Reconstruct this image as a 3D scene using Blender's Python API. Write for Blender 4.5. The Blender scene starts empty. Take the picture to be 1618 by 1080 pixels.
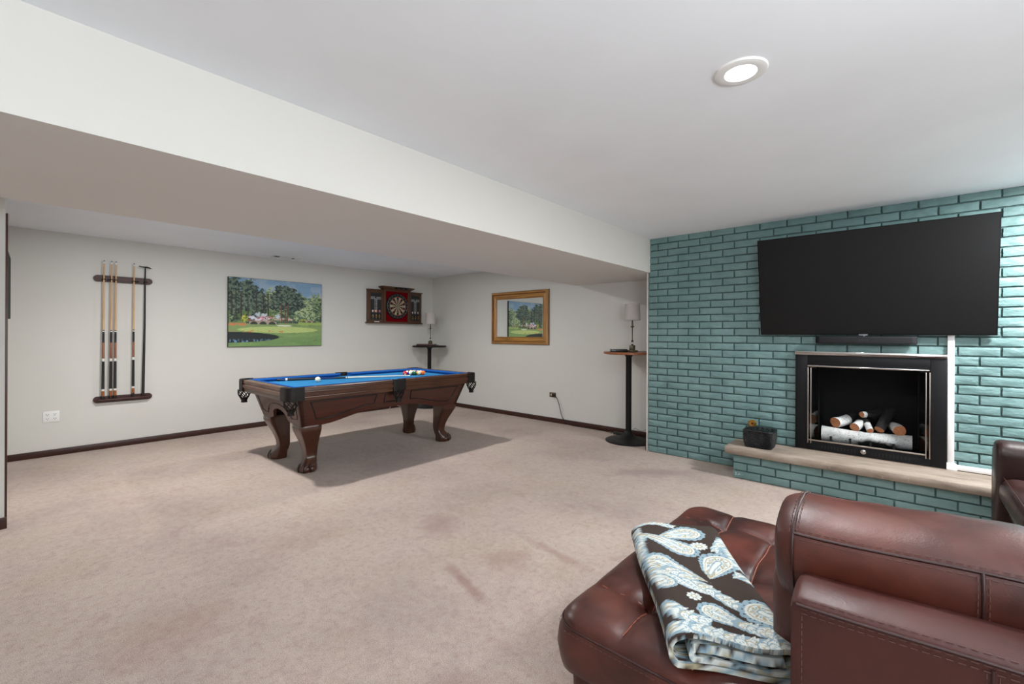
import bpy, bmesh, math, random
import numpy as np
from mathutils import Vector, Matrix
random.seed(7); RNG = np.random.RandomState(7)
S = bpy.context.scene
COL = S.collection
PI = math.pi

# ------------------------------------------------------------------ place constants (metres)
YW, XM, XB, ZC = 6.955, 5.533, 4.899, 2.44          # picture wall, mirror wall, brick wall, ceiling
YBF, YBR, ZB = 2.2014, 3.601, 2.057                  # dropped beam: front, rear, underside
XL, YS = -0.004, 4.62
XW = -0.085                                 # pool-room left wall, stub wall
XF, YF = -3.0, -1.95                                  # rest of the front room (behind the camera)

def lin(c):
    c = c / 255.0
    return c / 12.92 if c <= 0.04045 else ((c + 0.055) / 1.055) ** 2.4
def rgb(r, g, b): return (lin(r), lin(g), lin(b), 1.0)

# ------------------------------------------------------------------ materials
def new_mat(name):
    m = bpy.data.materials.new(name); m.use_nodes = True
    nt = m.node_tree; nt.nodes.clear()
    out = nt.nodes.new('ShaderNodeOutputMaterial'); b = nt.nodes.new('ShaderNodeBsdfPrincipled')
    nt.links.new(b.outputs[0], out.inputs[0])
    return m, nt, b
def node(nt, t, **kw):
    n = nt.nodes.new(t)
    for k, v in kw.items():
        if k in n.inputs: n.inputs[k].default_value = v
        else: setattr(n, k, v)
    return n
def ramp(nt, src, stops):
    r = nt.nodes.new('ShaderNodeValToRGB'); nt.links.new(src, r.inputs[0])
    e = r.color_ramp.elements
    while len(e) < len(stops): e.new(0.5)
    for i, (p, c) in enumerate(stops): e[i].position = p; e[i].color = c
    return r.outputs[0]
def coords(nt, scale=(1, 1, 1), rot=(0, 0, 0)):
    tc = nt.nodes.new('ShaderNodeTexCoord'); mp = nt.nodes.new('ShaderNodeMapping')
    mp.inputs['Scale'].default_value = scale; mp.inputs['Rotation'].default_value = rot
    nt.links.new(tc.outputs['Object'], mp.inputs[0]); return mp.outputs[0]
def noise(nt, vec, scale, detail=3, rough=0.55):
    n = nt.nodes.new('ShaderNodeTexNoise'); n.inputs['Scale'].default_value = scale
    n.inputs['Detail'].default_value = detail; n.inputs['Roughness'].default_value = rough
    nt.links.new(vec, n.inputs['Vector']); return n.outputs[0]
def bump(nt, b, h, strength, dist, prev=None):
    bn = nt.nodes.new('ShaderNodeBump'); bn.inputs['Strength'].default_value = strength
    bn.inputs['Distance'].default_value = dist; nt.links.new(h, bn.inputs['Height'])
    if prev: nt.links.new(prev, bn.inputs['Normal'])
    nt.links.new(bn.outputs[0], b.inputs['Normal']); return bn.outputs[0]
def mix(nt, fac, a, bb, mode='MIX'):
    m = nt.nodes.new('ShaderNodeMix'); m.data_type = 'RGBA'; m.blend_type = mode
    for sock, v in ((m.inputs[0], fac), (m.inputs[6], a), (m.inputs[7], bb)):
        if isinstance(v, (float, int)): sock.default_value = v
        elif isinstance(v, tuple): sock.default_value = v
        else: nt.links.new(v, sock)
    return m.outputs[2]
def simple(name, col, rough=0.5, metal=0.0, spec=0.5, var=0.06, vscale=12, bmp=0.0, bscale=200, bdist=0.001, **kw):
    m, nt, b = new_mat(name); v = coords(nt)
    dark = tuple(c * (1 - var * 1.6) for c in col[:3]) + (1,); lite = tuple(min(1, c * (1 + var)) for c in col[:3]) + (1,)
    nt.links.new(ramp(nt, noise(nt, v, vscale), [(0.35, dark), (0.65, lite)]), b.inputs['Base Color'])
    b.inputs['Roughness'].default_value = rough; b.inputs['Metallic'].default_value = metal
    b.inputs['Specular IOR Level'].default_value = spec
    for k, x in kw.items(): b.inputs[k].default_value = x
    if bmp: bump(nt, b, noise(nt, v, bscale), bmp, bdist)
    return m
def wood(name, c1, c2, rough=0.35, axis=0, scale=9, coat=0.0):
    m, nt, b = new_mat(name)
    sc = [14, 14, 14]; sc[axis] = 0.9
    v = coords(nt, tuple(sc))
    n1 = noise(nt, v, scale * 0.35, 5, 0.6)
    nt.links.new(ramp(nt, n1, [(0.3, c1), (0.5, tuple((a + bb) / 2 for a, bb in zip(c1, c2))), (0.7, c2)]), b.inputs['Base Color'])
    b.inputs['Roughness'].default_value = rough; b.inputs['Coat Weight'].default_value = coat
    bump(nt, b, n1, 0.15, 0.001)
    return m
def vcol_mat(name, rough=0.6, bscale=600, bstr=0.3, bdist=0.001, sheen=0.0):
    m, nt, b = new_mat(name)
    a = nt.nodes.new('ShaderNodeVertexColor'); a.layer_name = 'paint'
    nt.links.new(a.outputs[0], b.inputs['Base Color']); b.inputs['Roughness'].default_value = rough
    b.inputs['Sheen Weight'].default_value = sheen
    bump(nt, b, noise(nt, coords(nt), bscale), bstr, bdist)
    return m

M = {}
M['wall'] = simple('wall_paint', rgb(210, 208, 202), 0.6, var=0.008, vscale=1.5, bmp=0.06, bscale=220, bdist=0.001)
M['wall_cap'] = simple('white_wall_edge', rgb(226, 224, 220), 0.55, var=0.01)
M['ceiling'] = simple('ceiling_paint', rgb(237, 241, 246), 0.8, var=0.012, vscale=2, bmp=0.12, bscale=160, bdist=0.002)
M['beam'] = simple('beam_paint', rgb(216, 213, 208), 0.65, var=0.008, vscale=1.2, bmp=0.06, bscale=220)
M['trimwood'] = wood('dark_trim_wood', rgb(46, 24, 18), rgb(66, 34, 26), 0.35, axis=0)
M['trimwood_y'] = wood('dark_trim_wood_side', rgb(46, 24, 18), rgb(66, 34, 26), 0.35, axis=1)
M['trimwood_z'] = wood('dark_trim_wood_upright', rgb(52, 28, 20), rgb(78, 44, 32), 0.35, axis=2)

def carpet():
    m, nt, b = new_mat('carpet'); v = coords(nt)
    base = ramp(nt, noise(nt, v, 0.9, 4), [(0.30, rgb(164, 149, 142)), (0.5, rgb(181, 165, 156)), (0.72, rgb(190, 175, 164))])
    tan = ramp(nt, noise(nt, coords(nt, (1.0, 1.3, 1)), 1.7, 3), [(0.52, (0, 0, 0, 1)), (0.72, (0.5, 0.5, 0.5, 1))])
    c = mix(nt, tan, base, rgb(176, 159, 140))
    ros = ramp(nt, noise(nt, coords(nt, (2.1, 1.6, 1), (0, 0, 0.6)), 2.1, 6, 0.7), [(0.56, (0, 0, 0, 1)), (0.74, (0.42, 0.42, 0.42, 1))])
    c = mix(nt, ros, c, rgb(150, 121, 115))
    # trodden stains with a shape of their own
    def blot(cx, cy, rx, ry, ang, amt, col, c):
        tc = nt.nodes.new('ShaderNodeTexCoord'); mp = nt.nodes.new('ShaderNodeMapping'); mp.vector_type = 'TEXTURE'
        mp.inputs['Location'].default_value = (cx, cy, 0); mp.inputs['Rotation'].default_value = (0, 0, ang); mp.inputs['Scale'].default_value = (rx, ry, 1)
        nz = nt.nodes.new('ShaderNodeTexNoise'); nz.inputs['Scale'].default_value = 9; nt.links.new(tc.outputs['Object'], nz.inputs['Vector'])
        nt.links.new(tc.outputs['Object'], mp.inputs[0])
        ln = nt.nodes.new('ShaderNodeVectorMath'); ln.operation = 'LENGTH'; nt.links.new(mp.outputs[0], ln.inputs[0])
        ad = nt.nodes.new('ShaderNodeMath'); ad.operation = 'MULTIPLY_ADD'; nt.links.new(nz.outputs[0], ad.inputs[0]); ad.inputs[1].default_value = 0.5
        hv = nt.nodes.new('ShaderNodeMath'); hv.operation = 'MULTIPLY'; hv.inputs[1].default_value = .5; nt.links.new(ln.outputs['Value'], hv.inputs[0]); nt.links.new(hv.outputs[0], ad.inputs[2])
        f = ramp(nt, ad.outputs[0], [(0.42, (amt, amt, amt, 1)), (0.78, (0, 0, 0, 1))])
        return mix(nt, f, c, col)
    for a in STAINS: c = blot(*a, c)
    c = mix(nt, 0.32, c, ramp(nt, noise(nt, coords(nt, (1.4, 1, 1)), 14, 6, 0.72), [(0.36, rgb(150, 148, 148)), (0.5, rgb(186, 186, 186)), (0.64, rgb(214, 214, 212))]), 'SOFT_LIGHT')
    c = mix(nt, ramp(nt, noise(nt, v, 34, 3, 0.7), [(0.5, (0, 0, 0, 1)), (0.72, (0.5, 0.5, 0.5, 1))]), c, rgb(150, 122, 116))
    fine = noise(nt, v, 330, 2, 0.7)
    c = mix(nt, 0.8, c, ramp(nt, fine, [(0.34, rgb(66, 58, 56)), (0.5, rgb(186, 184, 182)), (0.66, rgb(252, 250, 248))]), 'SOFT_LIGHT')
    nt.links.new(c, b.inputs['Base Color']); b.inputs['Roughness'].default_value = 0.95
    b.inputs['Specular IOR Level'].default_value = 0.1; b.inputs['Sheen Weight'].default_value = 0.12
    bump(nt, b, fine, 0.6, 0.005)
    return m
def _st(x0, y0, x1, y1, w, amt, col): return ((x0 + x1) / 2, (y0 + y1) / 2, math.hypot(x1 - x0, y1 - y0) / 2 * 1.15, w, math.atan2(y1 - y0, x1 - x0), amt, col)
STAINS = [  # marks in the pile: from, to, half width, strength, colour
    _st(1.705, 2.00, 1.58, 1.55, .044, .58, rgb(140, 104, 96)),
    _st(2.10, 2.62, 1.92, 2.28, .17, .4, rgb(146, 112, 105)),
    _st(2.02, 1.92, 1.92, 1.62, .19, .4, rgb(148, 114, 107)),
    _st(2.28, 1.95, 2.20, 1.30, .05, .4, rgb(148, 114, 107)),
    _st(3.85, 2.2, 4.45, 1.55, .16, .45, rgb(138, 112, 112)),
    _st(1.0, 1.35, 1.25, 1.15, .12, .4, rgb(150, 124, 116)),
    _st(.25, 2.4, .75, 2.5, .25, .35, rgb(152, 122, 114)),
    _st(1.0, 2.9, 1.6, 3.0, .22, .3, rgb(154, 128, 118)),
]
M['carpet'] = carpet()

def brick_paint():
    m, nt, b = new_mat('teal_brick_paint'); v = coords(nt)
    nt.links.new(ramp(nt, noise(nt, v, 5, 5), [(0.3, rgb(97, 128, 127)), (0.7, rgb(117, 148, 147))]), b.inputs['Base Color'])
    b.inputs['Roughness'].default_value = 0.42
    p = bump(nt, b, noise(nt, coords(nt, (1, 0.6, 1.5)), 26, 5, 0.6), 0.55, 0.012)
    bump(nt, b, noise(nt, v, 140, 3), 0.25, 0.002, p)
    return m
M['teal'] = brick_paint()
M['teal_mortar'] = simple('teal_mortar_paint', rgb(72, 97, 96), 0.8, var=0.05, bmp=0.4, bscale=90, bdist=0.004)  # same teal as the bricks, darkened for the shade deep in the joints
M['stone'] = None
def stone():
    m, nt, b = new_mat('hearth_limestone'); v = coords(nt)
    c = ramp(nt, noise(nt, coords(nt, (3, 0.8, 3)), 4, 6, 0.62), [(0.3, rgb(122, 108, 96)), (0.5, rgb(146, 132, 119)), (0.7, rgb(162, 149, 137))])
    sp = ramp(nt, noise(nt, v, 60, 3), [(0.62, (0, 0, 0, 1)), (0.72, (0.5, 0.5, 0.5, 1))])
    nt.links.new(mix(nt, sp, c, rgb(180, 166, 150)), b.inputs['Base Color']); b.inputs['Roughness'].default_value = 0.7
    bump(nt, b, noise(nt, v, 45, 5), 0.35, 0.004); return m
M['stone'] = stone()

def leather(name, c1, c2, rough=0.36):
    m, nt, b = new_mat(name); v = coords(nt)
    n = noise(nt, v, 3.6, 6, 0.62)
    nt.links.new(ramp(nt, n, [(0.34, c1), (0.52, tuple((p + q) / 2 for p, q in zip(c1, c2))), (0.72, c2)]), b.inputs['Base Color'])
    r = ramp(nt, noise(nt, v, 7, 3), [(0.3, (rough - .06,) * 3 + (1,)), (0.7, (rough + .12,) * 3 + (1,))])
    nt.links.new(r, b.inputs['Roughness']); b.inputs['Specular IOR Level'].default_value = 0.5
    vo = nt.nodes.new('ShaderNodeTexVoronoi'); vo.inputs['Scale'].default_value = 230; nt.links.new(v, vo.inputs['Vector'])
    p = bump(nt, b, vo.outputs['Distance'], 0.10, 0.0015)
    bump(nt, b, noise(nt, v, 9, 4), 0.14, 0.012, p); return m
M['leather'] = leather('brown_leather', rgb(46, 18, 14), rgb(96, 44, 32), 0.40)
M['leather_flat'] = leather('brown_leather_panel', rgb(58, 24, 19), rgb(74, 32, 26), 0.48)
M['leather_dark'] = leather('dark_leather', rgb(36, 19, 17), rgb(54, 29, 25), 0.36)
M['stitch'] = simple('thread', rgb(92, 64, 57), 0.85)
M['seam'] = simple('seam_leather', rgb(50, 22, 18), 0.5)
M['seam_pale'] = simple('worn_seam', rgb(150, 86, 66), 0.5)
M['blacklow'] = simple('black_plastic_base', rgb(20, 18, 18), 0.6)

M['tablewood'] = wood('table_walnut', rgb(58, 30, 17), rgb(92, 54, 32), 0.32, axis=0, coat=0.25)
M['tablewood_y'] = wood('table_walnut_end', rgb(58, 32, 19), rgb(92, 56, 34), 0.32, axis=1, coat=0.25)
M['apron'] = wood('table_mahogany', rgb(58, 25, 15), rgb(78, 36, 23), 0.34, axis=0, coat=0.2)
M['legwood'] = wood('leg_mahogany', rgb(56, 28, 14), rgb(74, 38, 21), 0.28, axis=2, coat=0.4)
M['groove'] = simple('groove_black', rgb(16, 10, 8), 0.5)
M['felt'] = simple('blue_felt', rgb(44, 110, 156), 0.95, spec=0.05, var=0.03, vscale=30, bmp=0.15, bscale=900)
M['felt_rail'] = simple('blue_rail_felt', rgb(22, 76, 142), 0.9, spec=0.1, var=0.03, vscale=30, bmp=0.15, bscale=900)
M['pleather'] = simple('black_pocket_leather', rgb(24, 20, 18), 0.5, spec=0.3, var=0.1, bmp=0.35, bscale=230, bdist=0.003)
M['pearl'] = simple('pearl_inlay', rgb(230, 225, 215), 0.25)
M['chrome'] = simple('polished_steel', rgb(205, 200, 196), 0.12, 1.0, var=0.02)
M['steel_dull'] = simple('brushed_steel', rgb(190, 180, 170), 0.3, 1.0, var=0.03)
M['black_metal'] = simple('black_metal', rgb(17, 17, 18), 0.5, spec=0.3, var=0.05)
M['black_surround'] = simple('black_surround_metal', rgb(13, 13, 16), 0.5, spec=0.25, var=0.05)
M['soot'] = simple('soot_black', rgb(7, 7, 9), 0.85, var=0.15)
M['glossblack'] = simple('black_gloss', rgb(8, 8, 9), 0.25)
M['brass'] = simple('brass', rgb(205, 165, 95), 0.28, 1.0, var=0.04)
M['white'] = simple('white_plastic', rgb(232, 232, 230), 0.4, var=0.01)
M['ivory'] = simple('ivory_plastic', rgb(214, 200, 172), 0.4, var=0.01)
M['bronze'] = simple('bronze_plate', rgb(104, 88, 62), 0.4, 0.7, var=0.05)
M['dark'] = simple('dark_slot', rgb(20, 18, 17), 0.7)
M['cable'] = simple('black_cable', rgb(24, 24, 25), 0.5)
M['cable_w'] = simple('white_cable', rgb(196, 188, 176), 0.5)
M['gold'] = wood('gilt_wood', rgb(128, 84, 34), rgb(190, 138, 66), 0.34, axis=1, coat=.2)
M['gold_z'] = wood('gilt_wood_upright', rgb(128, 84, 34), rgb(190, 138, 66), 0.34, axis=2, coat=.2)
M['gold_edge'] = simple('gilt_edge', rgb(110, 62, 24), 0.4, 0.3, var=0.15)
M['mirror'] = simple('mirror_silver', rgb(232, 234, 232), 0.015, 1.0, var=0.0)
M['rack'] = wood('rack_mahogany', rgb(46, 18, 13), rgb(68, 28, 20), 0.5, axis=0, coat=0.0)
M['maple'] = wood('maple_shaft', rgb(190, 146, 98), rgb(216, 178, 130), 0.35, axis=2)
M['cue_amber'] = wood('amber_forearm', rgb(110, 58, 24), rgb(160, 90, 40), 0.25, axis=2, coat=0.5)
M['cue_black'] = simple('cue_black', rgb(20, 19, 19), 0.5, bmp=0.2, bscale=500)
M['cue_white'] = simple('cue_white_ring', rgb(226, 222, 214), 0.35)
M['chalk'] = simple('blue_chalk_tip', rgb(70, 120, 150), 0.85)
M['cabwood'] = wood('dart_cabinet_walnut', rgb(62, 40, 24), rgb(90, 60, 38), 0.4, axis=0)
M['cabwood_z'] = wood('dart_cabinet_walnut_upright', rgb(62, 40, 24), rgb(92, 62, 40), 0.4, axis=2)
M['redfelt'] = simple('red_felt', rgb(112, 8, 18), 0.95, spec=0.05)
M['db_black'] = simple('dartboard_black', rgb(18, 18, 17), 0.75)
M['db_cream'] = simple('dartboard_cream', rgb(176, 156, 128), 0.85)
M['db_red'] = simple('dartboard_red', rgb(190, 40, 34), 0.75)
M['db_green'] = simple('dartboard_green', rgb(24, 96, 60), 0.75)
M['db_wire'] = simple('dartboard_wire', rgb(150, 152, 152), 0.35, 0.8)
M['slate'] = simple('scoreboard_slate', rgb(36, 37, 36), 0.7)
M['chalkwhite'] = simple('score_white', rgb(205, 205, 205), 0.8)
M['shade'] = simple('linen_shade', rgb(186, 180, 177), 0.85, var=0.03, vscale=60, bmp=0.25, bscale=300)
M['pewter'] = simple('pewter', rgb(98, 94, 78), 0.4, 0.6, var=0.08)
M['tvscreen'] = simple('tv_screen', rgb(6, 6, 7), 0.5, var=0.0, spec=0.3)
M['tvbezel'] = simple('tv_bezel', rgb(10, 10, 11), 0.5, spec=0.2)
M['tv_side'] = simple('tv_dark_screen', rgb(46, 50, 48), 0.8, spec=0.1)
M['logo_grey'] = simple('logo_grey', rgb(120, 122, 128), 0.4)
M['logo_dim'] = simple('logo_dim', rgb(44, 44, 48), 0.5)
M['grille'] = simple('speaker_cloth', rgb(16, 16, 20), 0.8, bmp=0.4, bscale=700)
M['birch'] = None
def birch():
    m, nt, b = new_mat('birch_bark'); v = coords(nt)
    c = ramp(nt, noise(nt, v, 9, 4), [(0.3, rgb(176, 180, 180)), (0.7, rgb(222, 222, 220))])
    fl = ramp(nt, noise(nt, coords(nt, (1, 0.45, 1)), 95, 2), [(0.60, (0, 0, 0, 1)), (0.68, (0.8, 0.8, 0.8, 1))])
    c = mix(nt, fl, c, rgb(60, 54, 50))
    nt.links.new(c, b.inputs['Base Color']); b.inputs['Roughness'].default_value = 0.8
    bump(nt, b, noise(nt, v, 50, 4), 0.4, 0.006); return m
M['birch'] = birch()
def scorched():
    m, nt, b = new_mat('scorched_birch_bark'); v = coords(nt)
    c = ramp(nt, noise(nt, v, 9, 4), [(0.3, rgb(164, 168, 168)), (0.7, rgb(208, 208, 206))])
    fl = ramp(nt, noise(nt, coords(nt, (1, 0.6, 1)), 110, 2), [(0.58, (0, 0, 0, 1)), (0.68, (0.7, 0.7, 0.7, 1))])
    c = mix(nt, fl, c, rgb(70, 64, 60))
    tc = nt.nodes.new('ShaderNodeTexCoord'); mp = nt.nodes.new('ShaderNodeMapping'); mp.vector_type = 'TEXTURE'
    mp.inputs['Location'].default_value = (-.05, -.07, -.052); mp.inputs['Scale'].default_value = (.13, .24, .085); nt.links.new(tc.outputs['Object'], mp.inputs[0])
    ln = nt.nodes.new('ShaderNodeVectorMath'); ln.operation = 'LENGTH'; nt.links.new(mp.outputs[0], ln.inputs[0])
    ad = nt.nodes.new('ShaderNodeMath'); ad.operation = 'MULTIPLY_ADD'; nt.links.new(noise(nt, v, 22, 3), ad.inputs[0]); ad.inputs[1].default_value = .5; nt.links.new(ln.outputs['Value'], ad.inputs[2])
    f = ramp(nt, ad.outputs[0], [(0.72, (1, 1, 1, 1)), (0.99, (0, 0, 0, 1))]); nt.links.new(mix(nt, f, c, rgb(18, 16, 15)), b.inputs['Base Color'])
    b.inputs['Roughness'].default_value = .85; bump(nt, b, noise(nt, v, 60, 4), 0.4, 0.005); return m
M['scorched'] = scorched()
M['char'] = simple('charred_bark', rgb(22, 19, 18), 0.85, var=0.3, vscale=30, bmp=0.6, bscale=60, bdist=0.008)
M['endgrain'] = simple('log_end', rgb(176, 116, 78), 0.75, var=0.1, vscale=40)
M['wicker'] = simple('black_wicker', rgb(20, 20, 22), 0.42, var=0.2, vscale=80)
M['amber_glass'] = simple('valve_brass', rgb(188, 138, 62), 0.3, 0.9, var=0.05)
M['tabletop_wood'] = wood('bar_top_wood', rgb(120, 66, 38), rgb(158, 94, 58), 0.35, axis=1)
M['tray'] = simple('oxblood_leather', rgb(70, 30, 27), 0.4, var=0.08)
M['silver'] = simple('silver_ball', rgb(190, 192, 198), 0.2, 0.7)
M['raceway'] = simple('raceway_white', rgb(236, 234, 234), 0.45, var=0.01)
M['glass'] = None
def glassm():
    m, nt, b = new_mat('door_glass'); b.inputs['Base Color'].default_value = (0.85, 0.88, 0.88, 1)
    b.inputs['Roughness'].default_value = 0.02; b.inputs['Transmission Weight'].default_value = 1.0; b.inputs['IOR'].default_value = 1.45
    return m
M['glass'] = glassm()
M['crystal'] = glassm()
def emit(name, col, st):
    m, nt, b = new_mat(name); b.inputs['Base Color'].default_value = col
    b.inputs['Emission Color'].default_value = col; b.inputs['Emission Strength'].default_value = st; return m
M['lens'] = emit('lamp_lens', (1, 0.98, 0.95, 1), 6.0)
M['oil'] = vcol_mat('oil_paint', 0.55, 500, 0.25)
M['fleece'] = vcol_mat('printed_fleece', 0.95, 900, 0.6, 0.003, 0.0)

# ------------------------------------------------------------------ mesh builder
class B:
    def __init__(self): self.v = []; self.f = []; self.m = []; self.mats = []
    def mi(self, mat):
        if mat not in self.mats: self.mats.append(mat)
        return self.mats.index(mat)
    def add(self, verts, faces, mat):
        o = len(self.v); k = self.mi(mat)
        self.v += [tuple(p) for p in verts]
        for f in faces: self.f.append([i + o for i in f]); self.m.append(k)
        return self
    def from_bm(self, bm, mat, M4=None):
        bm.verts.ensure_lookup_table(); bm.verts.index_update()
        vs = [(M4 @ v.co) if M4 is not None else v.co for v in bm.verts]
        self.add(vs, [[v.index for v in f.verts] for f in bm.faces], mat); bm.free(); return self
    def box(self, p0, p1, mat, bev=0.0, seg=2, M4=None):
        bm = bmesh.new(); bmesh.ops.create_cube(bm, size=1)
        c = [(a + b) / 2 for a, b in zip(p0, p1)]; s = [abs(b - a) for a, b in zip(p0, p1)]
        for v in bm.verts: v.co = Vector([c[i] + v.co[i] * s[i] for i in range(3)])
        if bev: bmesh.ops.bevel(bm, geom=list(bm.edges), offset=min(bev, min(s) * .49), segments=seg, affect='EDGES', profile=0.5)
        return self.from_bm(bm, mat, M4)
    def prism(self, poly, fn, a, b, mat):          # poly of 2-D points; fn(u, v, w) -> xyz
        n = len(poly)
        vs = [fn(u, v, a) for u, v in poly] + [fn(u, v, b) for u, v in poly]
        fs = [list(range(n))[::-1], list(range(n, 2 * n))] + [[i, (i + 1) % n, n + (i + 1) % n, n + i] for i in range(n)]
        return self.add(vs, fs, mat)
    def loft(self, rings, mat, cap=True, closed=True):
        n = len(rings[0]); vs = [p for r in rings for p in r]; fs = []
        for k in range(len(rings) - 1):
            for i in range(n if closed else n - 1):
                j = (i + 1) % n; fs.append([k * n + i, k * n + j, (k + 1) * n + j, (k + 1) * n + i])
        if cap: fs += [list(range(n))[::-1], list(range((len(rings) - 1) * n, len(rings) * n))]
        return self.add(vs, fs, mat)
    def lathe(self, prof, c, mat, n=32, axis=2, cap=True, sx=1, sy=1):   # prof: (r, h)
        rings = []
        for r, h in prof:
            ring = []
            for i in range(n):
                a = 2 * PI * i / n; p = [r * math.cos(a) * sx, r * math.sin(a) * sy, h]
                if axis == 0: p = [p[2], p[0], p[1]]
                elif axis == 1: p = [p[0], p[2], p[1]]
                ring.append((c[0] + p[0], c[1] + p[1], c[2] + p[2]))
            rings.append(ring)
        return self.loft(rings, mat, cap)
    def tube(self, pts, r, mat, n=8, cap=True):
        pts = [Vector(p) for p in pts]; rings = []
        up = Vector((0, 0, 1)); prevx = None
        for i, p in enumerate(pts):
            t = (pts[min(i + 1, len(pts) - 1)] - pts[max(i - 1, 0)]).normalized()
            if prevx is None:
                ref = up if abs(t.z) < 0.9 else Vector((1, 0, 0)); x = t.cross(ref).normalized()
            else: x = (prevx - t * prevx.dot(t)).normalized()
            prevx = x; y = t.cross(x); rr = r[i] if isinstance(r, (list, tuple)) else r
            rings.append([tuple(p + x * (rr * math.cos(2 * PI * k / n)) + y * (rr * math.sin(2 * PI * k / n))) for k in range(n)])
        return self.loft(rings, mat, cap)
    def sphere(self, c, r, mat, u=16, v=10, sc=(1, 1, 1)):
        prof = [(max(1e-5, math.sin(PI * k / v)), -math.cos(PI * k / v)) for k in range(v + 1)]
        rings = [[(c[0] + a * r * sc[0] * math.cos(2 * PI * i / u), c[1] + a * r * sc[1] * math.sin(2 * PI * i / u), c[2] + h * r * sc[2]) for i in range(u)] for a, h in prof]
        return self.loft(rings, mat)
    def grid(self, P, mat, thick=None):             # P[i][j] -> xyz
        ni, nj = len(P), len(P[0]); vs = [p for row in P for p in row]
        return self.add(vs, [[i * nj + j, (i + 1) * nj + j, (i + 1) * nj + j + 1, i * nj + j + 1] for i in range(ni - 1) for j in range(nj - 1)], mat)

OFF = {}
def link(name, b, parent=None, smooth=35, kind=None, recalc=True):
    me = bpy.data.meshes.new(name)
    o0 = OFF.get(parent.name, Vector((0, 0, 0))) if parent is not None else Vector((0, 0, 0))
    me.from_pydata([(x - o0.x, y - o0.y, z - o0.z) for x, y, z in b.v], [], b.f)
    for m in b.mats: me.materials.append(M[m])
    me.polygons.foreach_set('material_index', b.m)
    bm = bmesh.new(); bm.from_mesh(me)
    bmesh.ops.remove_doubles(bm, verts=bm.verts, dist=1e-6)
    if recalc: bmesh.ops.recalc_face_normals(bm, faces=bm.faces)
    if smooth:
        ang = math.radians(smooth)
        for f in bm.faces: f.smooth = True
        for e in bm.edges:
            if len(e.link_faces) != 2 or e.calc_face_angle(0) > ang: e.smooth = False
    bm.to_mesh(me); bm.free(); me.update()
    o = bpy.data.objects.new(name, me); COL.objects.link(o)
    if parent is not None: o.parent = parent; OFF[o.name] = o0
    if kind: o['kind'] = kind
    return o
def tag(o, label, cat, group=None):
    o['label'] = label; o['category'] = cat
    if group: o['group'] = group
    return o
def thing(name, label, cat, loc=(0, 0, 0), group=None):
    o = bpy.data.objects.new(name, None); o.empty_display_size = 0.05; COL.objects.link(o); o.location = loc
    OFF[o.name] = Vector(loc); return tag(o, label, cat, group)
def solo(name, b, label, cat, loc, group=None, **kw):      # a thing that is one mesh, origin at its base
    tmp = Vector(loc); b.v = [(x - tmp.x, y - tmp.y, z - tmp.z) for x, y, z in b.v]
    o = link(name, b, **kw); o.location = loc; return tag(o, label, cat, group)
def copy_thing(src, loc, label, rotz=None, group=None):
    r = src.copy(); COL.objects.link(r); r.location = loc; r['label'] = label
    if group: r['group'] = group
    if rotz is not None: r.rotation_euler[2] = rotz
    for ch in list(src.children):
        c = ch.copy(); COL.objects.link(c); c.parent = r
        for g in list(ch.children):
            d = g.copy(); COL.objects.link(d); d.parent = c
    return r
_text = {}
def text2d(s, size, bold=False):
    k = (s, size)
    if k not in _text:
        cu = bpy.data.curves.new('t', 'FONT'); cu.body = s; cu.size = size; cu.align_x = 'CENTER'; cu.align_y = 'CENTER'; cu.resolution_u = 3
        ob = bpy.data.objects.new('t', cu); COL.objects.link(ob)
        bpy.context.view_layer.update()
        me = ob.evaluated_get(bpy.context.evaluated_depsgraph_get()).to_mesh()
        _text[k] = ([tuple(v.co) for v in me.vertices], [list(p.vertices) for p in me.polygons])
        ob.to_mesh_clear() if hasattr(ob, 'to_mesh_clear') else None
        bpy.data.objects.remove(ob); bpy.data.curves.remove(cu)
    return _text[k]
def put_text(b, s, size, fn, mat):
    vs, fs = text2d(s, size); b.add([fn(x, y) for x, y, _ in vs], fs, mat)

# ================================================================== THE SETTING
b = B(); b.box((XF - .1, YF - .1, -0.06), (XM + .1, YW + .1, 0), 'carpet'); link('floor', b, kind='structure', smooth=0)
b = B(); b.box((XF - .1, YF - .1, ZC), (XM + .1, YW + .1, ZC + .08), 'ceiling'); link('ceiling', b, kind='structure', smooth=0)
b = B(); b.box((XW - .1, YW, 0), (XM + .1, YW + .1, ZC), 'wall'); link('wall_back', b, kind='structure', smooth=0)
b = B(); b.box((XM, 2.25, 0), (XM + .1, YW, ZC), 'wall'); link('wall_side', b, kind='structure', smooth=0)
b = B(); b.box((XW - .1, YS + .1, 0), (XW, YW, ZC), 'wall'); b.box((XF - .1, YS, 0), (XL, YS + .1, ZC), 'wall'); link('wall_left', b, kind='structure', smooth=0)
b = B(); b.box((XF - .1, YF - .1, 0), (XF, YS, ZC), 'wall'); link('wall_far_left', b, kind='structure', smooth=0)
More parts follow.
